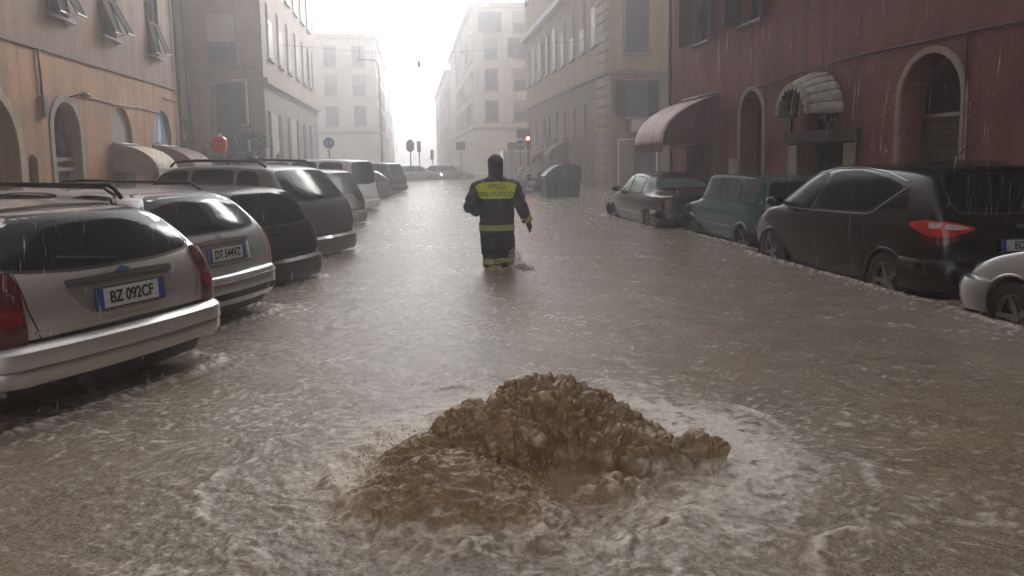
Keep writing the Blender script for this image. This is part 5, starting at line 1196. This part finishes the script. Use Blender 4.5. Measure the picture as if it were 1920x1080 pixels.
for txt, z, sz, wd in (('VIGILI', 1.385, .085, 1.0), ('DEL FUOCO', 1.285, .080, 1.0)):
    t = text_mesh(txt, sz, M_txt, 'panel_text', coat_o, .003, .001)
    for v in t.data.vertices:
        h = CS.hit('BK', v.co.x*1.05, z+v.co.y, .010 + v.co.z); v.co = h
    t.data.update()
pj = Vector(RA[2])-Vector(RA[1]); pj.normalize()
b = MB(); c = Vector(RA[2]); b.cyl(c-pj*.075, c-pj*.005, .078, .075, 18); b.build('cuff_band', M_hvd, coat_o, smooth=True)
b = MB(); c = Vector(LA[2]); q = (c-Vector(LA[1])).normalized(); b.cyl(c-q*.07, c, .076, .072, 18); b.build('cuff_band', M_hvd, coat_o, smooth=True)
b = MB(); b.ball((0, -.075, 1.535), .05, 12, 6, (.85, .5, .42)); b.build('collar_tab', M_hv, coat_o, smooth=True)
def hoodf(mb_):
    mb_.ball((0, .01, 1.705), .125, 18, 12, (.86, 1.0, .98)); loft(mb_, [(0, .0, 1.52, .10, .09), (0, .0, 1.58, .098, .10), (0, .01, 1.66, .104, .115), (0, .01, 1.72, .106, .118)])
remeshed('hood', [hoodf], .011, M_coat, PR, 2, disp=.004)
b = MB(); b.ball((.098, -.015, 1.705), .022, 8, 6, (.5, 1, 1.2)); b.build('hood_reflector', mat('reflector_pale', (.5, .52, .48), .4, noise=.2), PR, smooth=True)
def hand(side, wrist, d):
    d = Vector(d).normalized(); a = Vector((0, 1, 0)); a = (a-d*a.dot(d)).normalized(); b_ = d.cross(a)
    def f(mb_):
        w = Vector(wrist); pc = w+d*.055
        mb_.tube([w-d*.02, w+d*.02, pc, w+d*.095], [.034, .036, .040, .034], 10)
        for k, (o_, ln) in enumerate(((-.030, .060), (-.010, .070), (.010, .066), (.029, .052))):
            r0 = w+d*.085+a*o_; bend = b_*(-.012 if side > 0 else .012); mb_.tube([r0, r0+d*ln*.5+bend*.5, r0+d*ln*.85+bend*1.8, r0+d*ln+bend*2.6], [.0105, .010, .009, .0075], 8)
        r0 = w+d*.03+a*.035; mb_.tube([r0, r0+a*.022+d*.03, r0+a*.030+d*.065], [.013, .012, .009], 8)
    remeshed('glove', [f], .0045, M_glove, PR, 1)
hand(1, Vector(RA[2])+pj*.02, pj+Vector((0, .1, -.2))); hand(-1, LA[2], Vector(LA[2])-Vector(LA[1]))
# water kicked up by the stepping leg
mbx = MB()
for k in range(900):
    q = rng.random(); a = rng.normal(.35, .45); rr = .06+.34*q; z = max(.002, .30*math.exp(-((rr-.14)/.13)**2)*rng.random()**.8+rng.normal(0, .012)); r_ = rng.uniform(.0015, .006)*(1.5 if z < .05 else 1)
    mbx.ball((-.10+rr*math.cos(a), 10.15+rr*math.sin(a)*.8, z), r_, 5, 4, (1.2, 1.2, rng.uniform(.8, 1.9)))
o = mbx.build('water_splash', mat('froth', (.72, .68, .62), .4, noise=.4, nscale=20), smooth=True); tag(o, 'brown frothy splash kicked up beside the right leg of the firefighter', 'splash', kind='stuff')

# ------------------------------------------------------------------ street furniture
M_pole = mat('pole_grey', (.16, .16, .17), .4, metal=.4, noise=.3); M_sback = mat('sign_rim', (.45, .46, .48), .4, noise=.2)
def round_sign(x, y, zc, dia, col, label, marks=True, yaw=0):
    r = empty('road_sign', (x, y, -WD), yaw, label=label, cat='road sign'); z = zc+WD
    b = MB(); b.cyl((0, .03, 0), (0, .03, z+dia*.4), .03, n=10); b.build('pole', M_pole, r, smooth=False)
    b = MB(); b.cyl((0, 0, z), (0, -.012, z), dia/2, n=32); d = b.build('sign_disc', M_sback, r)
    b = MB(); b.cyl((0, -.010, z), (0, -.016, z), dia/2*.93, n=32); b.build('sign_face', mat('sign%s' % label[:9], col, .35, noise=.15), d)
    if marks:
        for s_ in (-1, 1):
            b = MB(); u = s_*dia*.19; h = dia*.16; b.add([(u-.02, -.020, z-h), (u+.02, -.020, z-h), (u+.02, -.020, z+h*.2), (u+.055, -.020, z+h*.2), (u, -.020, z+h), (u-.055, -.020, z+h*.2), (u-.02, -.020, z+h*.2)], [(0, 1, 2, 3, 4, 5, 6)]); o = b.build('arrow', mat('sign_white', (.7, .7, .7), .4, noise=.1), d); q = o.modifiers.new('s', 'SOLIDIFY'); q.thickness = .004
    return r
round_sign(-9.15, 38, 2.52, .58, (.04, .06, .22), 'round blue road sign with two white arrows on a grey pole, left side')
round_sign(.58, 44, 2.36, .60, (.06, .10, .17), 'round dark blue road sign on a pole to the right of the firefighter', True)
r = empty('road_sign', (.08, 48, -WD), 0, label='small square pinkish sign on a thin red pole right of the firefighter', cat='road sign')
b = MB(); b.cyl((0, .03, 0), (0, .03, 2.9), .03); b.build('pole', mat('pole_red', (.40, .10, .10), .5, noise=.3), r)
b = MB(); b.box((-.27, -.015, 2.35), (.27, .0, 2.85)); b.build('sign_panel', mat('panel_pinkgrey', (.30, .24, .26), .5, noise=.2), r, bevel=.01)
r = empty('road_sign', (-3.95, 60, -WD), 0, label='dark square sign on a pole in the mist left of the firefighter', cat='road sign')
b = MB(); b.cyl((0, .04, 0), (0, .04, 3.3), .04); b.build('pole', M_pole, r)
b = MB(); b.box((-.36, -.02, 2.6), (.36, .0, 3.25)); b.build('sign_panel', mat('panel_dark', (.07, .08, .10), .5, noise=.2), r, bevel=.01)
def traffic_light(x, y, zc, label, lit=None, board=False, yaw=0):
    r = empty('traffic_light', (x, y, -WD), yaw, label=label, cat='traffic light'); z = zc+WD
    b = MB(); b.cyl((0, .12, 0), (0, .12, z+.5), .05); b.build('pole', M_pole, r)
    b = MB(); b.box((-.15, -.1, z-.45), (.15, .1, z+.45)); b.build('housing', mat('housing_dark', (.03, .035, .035), .5, noise=.2), r, bevel=.03)
    if board: b = MB(); b.cyl((0, .02, z+.1), (0, .0, z+.1), .34, n=20); b.cyl((0, .02, z-.2), (0, .0, z-.2), .34, n=20); b.build('backboard', mat('board_dark', (.04, .045, .05), .5, noise=.2), r)
    for k, (dz, nm) in enumerate(((.28, 'red'), (0, 'amber'), (-.28, 'green'))):
        on = lit == nm; b = MB(); b.cyl((0, -.1, z+dz), (0, -.115, z+dz), .105, n=18)
        b.build('lamp_lens', mat('lens_%s_%s' % (nm, on), {'red': (.6, .04, .03), 'amber': (.12, .08, .02), 'green': (.02, .10, .06)}[nm], .3, noise=.1, emit=(1, .10, .06, 30) if on else None), r)
        b = MB(); b.tube([(.12*math.cos(a), -.16, z+dz+.12*math.sin(a)) for a in np.linspace(0, math.pi, 8)], .012, 5); b.build('visor', M_rubber, r)
    return r
traffic_light(1.18, 50, 2.62, 'traffic light showing red beyond the round sign on the right', 'red')
traffic_light(-8.25, 62, 2.85, 'broader dark traffic light in the mist at the street end', None, True)
traffic_light(-7.65, 63, 2.75, 'slimmer dark traffic light just right of the broader one at the street end')
traffic_light(-7.3, 70, 2.1, 'lowest and faintest traffic light at the far end of the street')
r = empty('hanging_box_sign', (.95, 51, 0), 0, label='grey-green box sign behind the red traffic light', cat='sign')
b = MB(); b.box((-.5, .2, 2.95), (.45, .5, 3.6)); b.build('box', mat('box_green', (.06, .12, .09), .5, noise=.3), r, bevel=.03); b = MB(); b.cyl((0, .35, -WD), (0, .35, 3.0), .05); b.build('pole', M_pole, r)
# lamp posts and hanging lamp
r = empty('street_lamp', (-10.25, 60, -WD), 0, label='tall thin street lamp with its arm to the left before the pale building', cat='street lamp')
b = MB(); b.tube([(0, 0, 0), (0, 0, 4), (0, 0, 9.4), (-.3, 0, 9.75), (-1.1, 0, 9.85)], [.11, .085, .06, .05, .045], 10); b.build('pole', M_pole, r, smooth=True)
b = MB(); b.ball((-1.35, 0, 9.85), .3, 12, 8, (1.2, .6, .4)); b.build('lamp_head', M_metal, r, smooth=True)
r = empty('hanging_street_lamp', (-4.72, 40, 6.55), 0, label='small dark lamp hanging over the middle of the street', cat='street lamp')
b = MB(); b.cyl((0, 0, -.05), (0, 0, .22), .09, .05, 14); b.cyl((0, 0, .22), (0, 0, .5), .015); b.build('lamp_body', M_metal, r); b = MB(); b.ball((0, 0, -.08), .085, 12, 8, (1, 1, .7)); b.build('lamp_glass', M_glassw, r, smooth=True)
pa = st(-6.6, 40.4, 7.6); pb = st(9.6, 40.4, 7.9); mid_ = Vector((-4.72, 40, 7.05))
b = MB(); b.tube([pa, pa.lerp(mid_, .5)-Vector((0, 0, .03)), mid_, mid_.lerp(pb, .5)-Vector((0, 0, .06)), pb], .008, 5); o = b.build('span_wire', M_cable, smooth=True); tag(o, 'thin wire stretched across the street that carries the hanging lamp', 'wire')
# red box on a pole
r = empty('red_post_box', (-7.72, 20, -WD), R(6), label='red-orange rounded box with a white knob on a pole between maroon awning and shrubs', cat='box')
b = MB(); b.cyl((0, 0, 0), (0, 0, 2.1), .035); b.build('pole', M_pole, r)
b = MB(); b.add(*(lambda P: ([(x, y, z) for y in (-.11, .11) for (x, z) in P], [tuple(range(len(P)-1, -1, -1)), tuple(range(len(P), 2*len(P)))]+[(i, (i+1) % len(P), len(P)+(i+1) % len(P), len(P)+i) for i in range(len(P))]))([(-.15, 2.08), (.15, 2.08), (.185, 2.25), (.18, 2.42), (.10, 2.50), (-.10, 2.50), (-.18, 2.42), (-.185, 2.25)])); b.build('box', mat('box_red', (.72, .075, .03), .4, noise=.15, coat=.3), r, bevel=.02)
b = MB(); b.ball((.03, -.02, 2.53), .05, 10, 6); b.build('knob', M_plate, r, smooth=True); b = MB(); b.box((-.10, -.115, 2.36), (.10, -.112, 2.38)); b.build('slot', M_ink, r)
# white gate posts
for (px_, y, h, w_, lb) in ((-9.55, 29.5, 2.15, .10, 'thin white post, tallest of three before the brown building'), (-9.98, 29.5, 1.85, .09, 'short pale post left of the tallest of three'), (-8.95, 29.5, 2.0, .22, 'broad white post nearest the brown building corner')):
    b = MB(); b.box((px_-w_/2, y-.06, -WD), (px_+w_/2, y+.06, h)); o = b.build('gate_post', mat('post_white', (.5, .5, .48), .5, noise=.3), bevel=.01); tag(o, lb, 'post', group='white posts in the side street')
# green dumpster
r = empty('dumpster', st(5.15, 28.7, -WD), SROT, label='green street dumpster with a curved lid standing in the flood on the right', cat='dumpster')
M_dg = mat('dumpster_green', (.035, .10, .065), .45, noise=.35, nscale=5, streak=.25); M_dg2 = mat('lid_green', (.06, .125, .095), .35, noise=.3, nscale=5)
PB = [(.06, .12), (0, .98), (1.36, .98), (1.28, .12)]; PL = [(-.03, .985), (-.02, 1.08), (.10, 1.20), (.30, 1.37), (.55, 1.49), (.85, 1.53), (1.18, 1.50), (1.38, 1.42), (1.40, .985)]
def extr(P, t0, t1, m, nm, par, **k): b = MB(); n = len(P); b.add([(t, -p, z) for t in (t0, t1) for p, z in P], [tuple(range(n)), tuple(range(2*n-1, n-1, -1))]+[(i, (i+1) % n, n+(i+1) % n, n+i) for i in range(n)]); return b.build(nm, m, par, **k)
extr(PB, 0, 1.2, M_dg, 'container', r, bevel=.03); extr(PL, -.03, 1.23, M_dg2, 'lid', r, bevel=.025)
for k in range(5): b = MB(); b.box((-.03, -(.14+k*.25), .2), (.0, -(.20+k*.25), .92)); b.build('rib', M_dg, r)
b = MB(); b.box((-.05, .05, .93), (1.25, -1.42, .978)); b.build('rim', M_dg, r, bevel=.01)
for a_ in (.12, 1.08):
    for p_ in (.15, 1.2): q = MB(); q.cyl((a_, -p_+.03, .09), (a_, -p_-.03, .09), .09, n=14); q.build('castor', M_tyre, r)
for a_ in (-.08, 1.28): q = MB(); q.cyl((a_-.04, -.68, 1.2), (a_+.04, -.68, 1.2), .05, n=12); q.build('lifting_pin', M_metal, r)
# scooters
def scooter(x, y, rz, col, label):
    r = empty('scooter', (x, y, -WD), rz, label=label, cat='scooter', group='scooters parked before the dumpster')
    P = paint('sc%.2f' % col[0], col, .2, .35)
    for a_ in (.62, -.58):
        q = MB(); n = 18; v = []; f = []
        for i in range(n):
            t = 2*math.pi*i/n
            for (w, rr) in ((-.05, .16), (-.055, .22), (0, .245), (.055, .22), (.05, .16)): v.append((a_+rr*math.cos(t), w, .24+rr*math.sin(t)))
        for i in range(n):
            for k in range(5): f.append((i*5+k, i*5+(k+1) % 5, ((i+1) % n)*5+(k+1) % 5, ((i+1) % n)*5+k))
        q.add(v, f); q.cyl((a_, -.03, .24), (a_, .03, .24), .15, n=16); q.build('wheel', M_tyre, r)
    b = MB(); b.ball((-.42, 0, .58), .3, 12, 8, (1.25, .55, .75)); b.box((-.2, -.14, .28), (.35, .14, .38)); b.build('body', P, r, smooth=False)
    b = MB(); b.ball((-.35, 0, .84), .22, 12, 6, (1.6, .65, .35)); b.build('seat', M_rubber, r, smooth=True)
    b = MB(); b.tube([(.62, 0, .26), (.50, 0, .6), (.36, 0, 1.02)], [.06, .13, .09], 8); b.build('front_shield', P, r, smooth=True)
    b = MB(); b.tube([(.30, -.34, 1.08), (.36, -.1, 1.05), (.36, .1, 1.05), (.30, .34, 1.08)], .018, 6); b.build('handlebar', M_rubber, r)
    for s_ in (-1, 1): b = MB(); b.tube([(.33, s_*.25, 1.07), (.36, s_*.33, 1.25)], .008, 5); b.ball((.36, s_*.34, 1.29), .06, 8, 6, (.3, 1, .7)); b.build('mirror', M_metal, r)
    b = MB(); b.ball((.44, 0, 1.02), .07, 10, 6); b.build('headlight', M_clear, r, smooth=True)
    b = MB(); b.add([(.40, -.2, 1.08), (.40, .2, 1.08), (.28, .17, 1.42), (.28, -.17, 1.42)], [(0, 1, 2, 3)]); o = b.build('windshield', M_glassw, r); q = o.modifiers.new('s', 'SOLIDIFY'); q.thickness = .006
    b = MB(); b.box((-.95, -.17, .85), (-.65, .17, 1.13)); b.build('top_box', M_rubber, r, bevel=.04)
scooter(.98, 33.2, R(215), (.07, .07, .09), 'dark scooter with a windscreen nearest the green dumpster')
scooter(.72, 34.6, R(205), (.20, .20, .22), 'grey scooter parked behind the dark scooter')
# white box van rear in the mist
r = empty('box_van', (.25, 53, -WD), R(95), label='white box van in the mist just right of the firefighter', cat='van')
b = MB(); b.box((-2.2, -.95, .5), (1.2, .95, 2.35)); b.build('cargo_box', M_vanw, r, bevel=.05)
b = MB(); b.box((1.22, -.85, .45), (2.4, .85, 1.75)); b.build('cab', M_vanw, r, bevel=.12)
for s_ in (-1, 1):
    b = MB(); b.box((-2.225, s_*.03, .6), (-2.203, s_*.88, 2.25)); b.build('rear_door', mat('van_grey', (.52, .52, .50), .4, noise=.1), r, bevel=.005)
    b = MB(); b.box((-2.23, s_*.80, .52), (-2.20, s_*.92, .75)); b.build('tail_lamp', M_red, r)
    for a_ in (1.6, -1.5): wheel(r, a_, s_*.82, .33)
awning('shop_awning', 52.5, 2.0, 1.1, 2.2, .8, 1, 9.58, M_aw2, M_aw2, 'small maroon awning in the mist, farthest on the right side')

# ------------------------------------------------------------------ shrubs in the side street
M_lf = [mat('leaf_a', (.035, .075, .030), .5, noise=.4, nscale=3), mat('leaf_b', (.055, .095, .045), .5, noise=.4, nscale=3)]
def shrub(x, y, h, rx, label, n=2600, seed=1, kind='shrub'):
    g = np.random.default_rng(seed); r = empty(kind, (x, y, -WD), 0, label=label, cat='shrub', group='shrubs in the side street on the left')
    b = MB()
    for k in range(5): a = g.random()*6.28; q = rx*.5; b.tube([(0, 0, 0), (q*.3*math.cos(a), q*.3*math.sin(a), h*.35), (q*math.cos(a), q*math.sin(a), h*.8)], [.05, .035, .012], 6)
    b.build('stem', mat('bark', (.09, .065, .045), .8, noise=.4), r)
    cl = [(g.normal(0, rx*.42), g.normal(0, rx*.42), h*g.uniform(.15, .95), g.uniform(.18, .42)*rx) for _ in range(26)]
    for mi in (0, 1):
        v = []; f = []
        for k in range(n//2):
            c = cl[g.integers(0, 26)]; d = g.normal(0, 1, 3); d /= np.linalg.norm(d); p = np.array(c[:3])+d*c[3]*g.uniform(.5, 1.1)*np.array([1, 1, 1.2]); L_ = g.uniform(.05, .11)
            a = g.normal(0, 1, 3); a /= np.linalg.norm(a); bb = np.cross(a, g.normal(0, 1, 3)); bb /= np.linalg.norm(bb)+1e-9; i = len(v)
            v += [tuple(p-a*L_), tuple(p+bb*L_*.45), tuple(p+a*L_), tuple(p-bb*L_*.45)]; f.append((i, i+1, i+2, i+3))
        me = bpy.data.meshes.new('foliage'); me.from_pydata(v, [], f); me.materials.append(M_lf[mi]); link('foliage', me, r, kind='stuff')
shrub(-10.4, 30.5, 3.3, .75, 'tall bushy shrub right behind the red-orange box', 5200, 3)
shrub(-11.4, 29.8, 2.5, .8, 'lower shrub left of the tall bushy one by the brown building', 4200, 4)
shrub(-12.75, 29.3, 3.9, .5, 'narrow dark climber-like shrub against the orange building corner', 4200, 5)
shrub(-9.5, 31.0, 1.9, .7, 'low spreading shrub behind the white posts', 3200, 6)

# ------------------------------------------------------------------ rain, splashes, haze
M_rain = bpy.data.materials.new('rain_water'); M_rain.use_nodes = True; _n = M_rain.node_tree; _n.nodes.clear()
_o = _n.nodes.new('ShaderNodeOutputMaterial'); _m = _n.nodes.new('ShaderNodeMixShader'); _t = _n.nodes.new('ShaderNodeBsdfTransparent'); _l = _n.nodes.new('ShaderNodeBsdfTranslucent'); _l.inputs[0].default_value = (.95, .96, 1, 1)
_m.inputs[0].default_value = .24; _n.links.new(_t.outputs[0], _m.inputs[1]); _n.links.new(_l.outputs[0], _m.inputs[2]); _n.links.new(_m.outputs[0], _o.inputs[0])
M_spl = M_rain.copy(); M_spl.name = 'splash_water'
for q_ in M_spl.node_tree.nodes:
    if q_.type == 'MIX_SHADER': q_.inputs[0].default_value = .5
def octs(P, S, name, m, label, cat, slant=(0, 0)):
    k = np.array([(1,0,0),(-1,0,0),(0,1,0),(0,-1,0),(0,0,1),(0,0,-1)], float); F0 = np.array([(0,2,4),(2,1,4),(1,3,4),(3,0,4),(2,0,5),(1,2,5),(3,1,5),(0,3,5)])
    V = P[:, None, :]+k[None]*S[:, None, :]; V[:, 4, 0] += slant[0]*S[:, 2]; V[:, 5, 0] -= slant[0]*S[:, 2]
    n = len(P); F = (F0[None]+np.arange(n)[:, None, None]*6).reshape(-1, 3); V = V.reshape(-1, 3)
    me = bpy.data.meshes.new(name); me.vertices.add(len(V)); me.vertices.foreach_set('co', V.ravel().astype(np.float32)); me.loops.add(F.size); me.loops.foreach_set('vertex_index', F.ravel().astype(np.int32))
    me.polygons.add(len(F)); me.polygons.foreach_set('loop_start', np.arange(0, F.size, 3, dtype=np.int32)); me.polygons.foreach_set('loop_total', np.full(len(F), 3, np.int32)); me.update(); me.materials.append(m)
    o = link(name, me); tag(o, label, cat, kind='stuff'); return o
n = 70000; y = 1.8+30*rng.random(n)**1.1; x = (rng.random(n)*2-1)*(1.5+y*.78); z = rng.random(n)*(2.2+y*.36)+.03
L_ = .008+.05*rng.random(n)**2.2; w_ = .0004+.0010*rng.random(n)**2
octs(np.stack([x, y, z], 1), np.stack([w_, w_, L_], 1), 'rain_drops', M_rain, 'falling rain drops between the cars all over the street', 'rain', slant=(.06, 0))
n = 32000; y = 2.4+20*rng.random(n)**1.6; x = (rng.random(n)*2-1)*(1.2+y*.62); z = np.abs(rng.normal(0, .016, n))+.012; s_ = rng.uniform(.0007, .0022, n)*(.6+y*.12)
octs(np.stack([x, y, z], 1), np.stack([s_, s_, s_*rng.uniform(1, 2.4, n)], 1), 'rain_splashes', M_spl, 'tiny splashes of rain drops hitting the brown flood water', 'splash')
bpy.context.view_layer.update()
PP = []
for ob in list(COL.objects):
    if ob.type == 'MESH' and ob.name.split('.')[0] == 'body' and ob.parent and ob.parent.name.startswith('parked') and len(ob.data.polygons) > 2000:
        M_ = ob.matrix_world; me_ = ob.data; k = len(me_.polygons); pick = rng.integers(0, k, 16000); c_ = 0
        for q in pick:
            pl = me_.polygons[int(q)]
            if pl.normal.z > .55 and pl.area > 1e-5:
                w = M_ @ pl.center; PP.append((w.x+rng.normal(0, .02), w.y+rng.normal(0, .02), w.z+abs(rng.normal(0, .035))+.004)); c_ += 1
                if c_ > 1500: break
PP = np.array(PP); s_ = rng.uniform(.0012, .0028, len(PP))*(1+PP[:, 1]*.03)
octs(PP, np.stack([s_, s_, s_*1.6], 1), 'roof_splashes', M_rain, 'tiny drops bouncing off the wet roofs of the parked cars', 'splash')
hz = bpy.data.materials.new('rain_haze'); hz.use_nodes = True; N_ = hz.node_tree; N_.nodes.clear(); vo = N_.nodes.new('ShaderNodeOutputMaterial'); pv = N_.nodes.new('ShaderNodeVolumePrincipled')
pv.inputs['Color'].default_value = (.97, .975, 1, 1); pv.inputs['Density'].default_value = .0092; pv.inputs['Anisotropy'].default_value = .76; N_.links.new(pv.outputs[0], vo.inputs['Volume'])
b = MB(); b.box((-95, -28, -2), (95, 262, 23.5)); o = b.build('haze', hz); tag(o, kind='stuff')
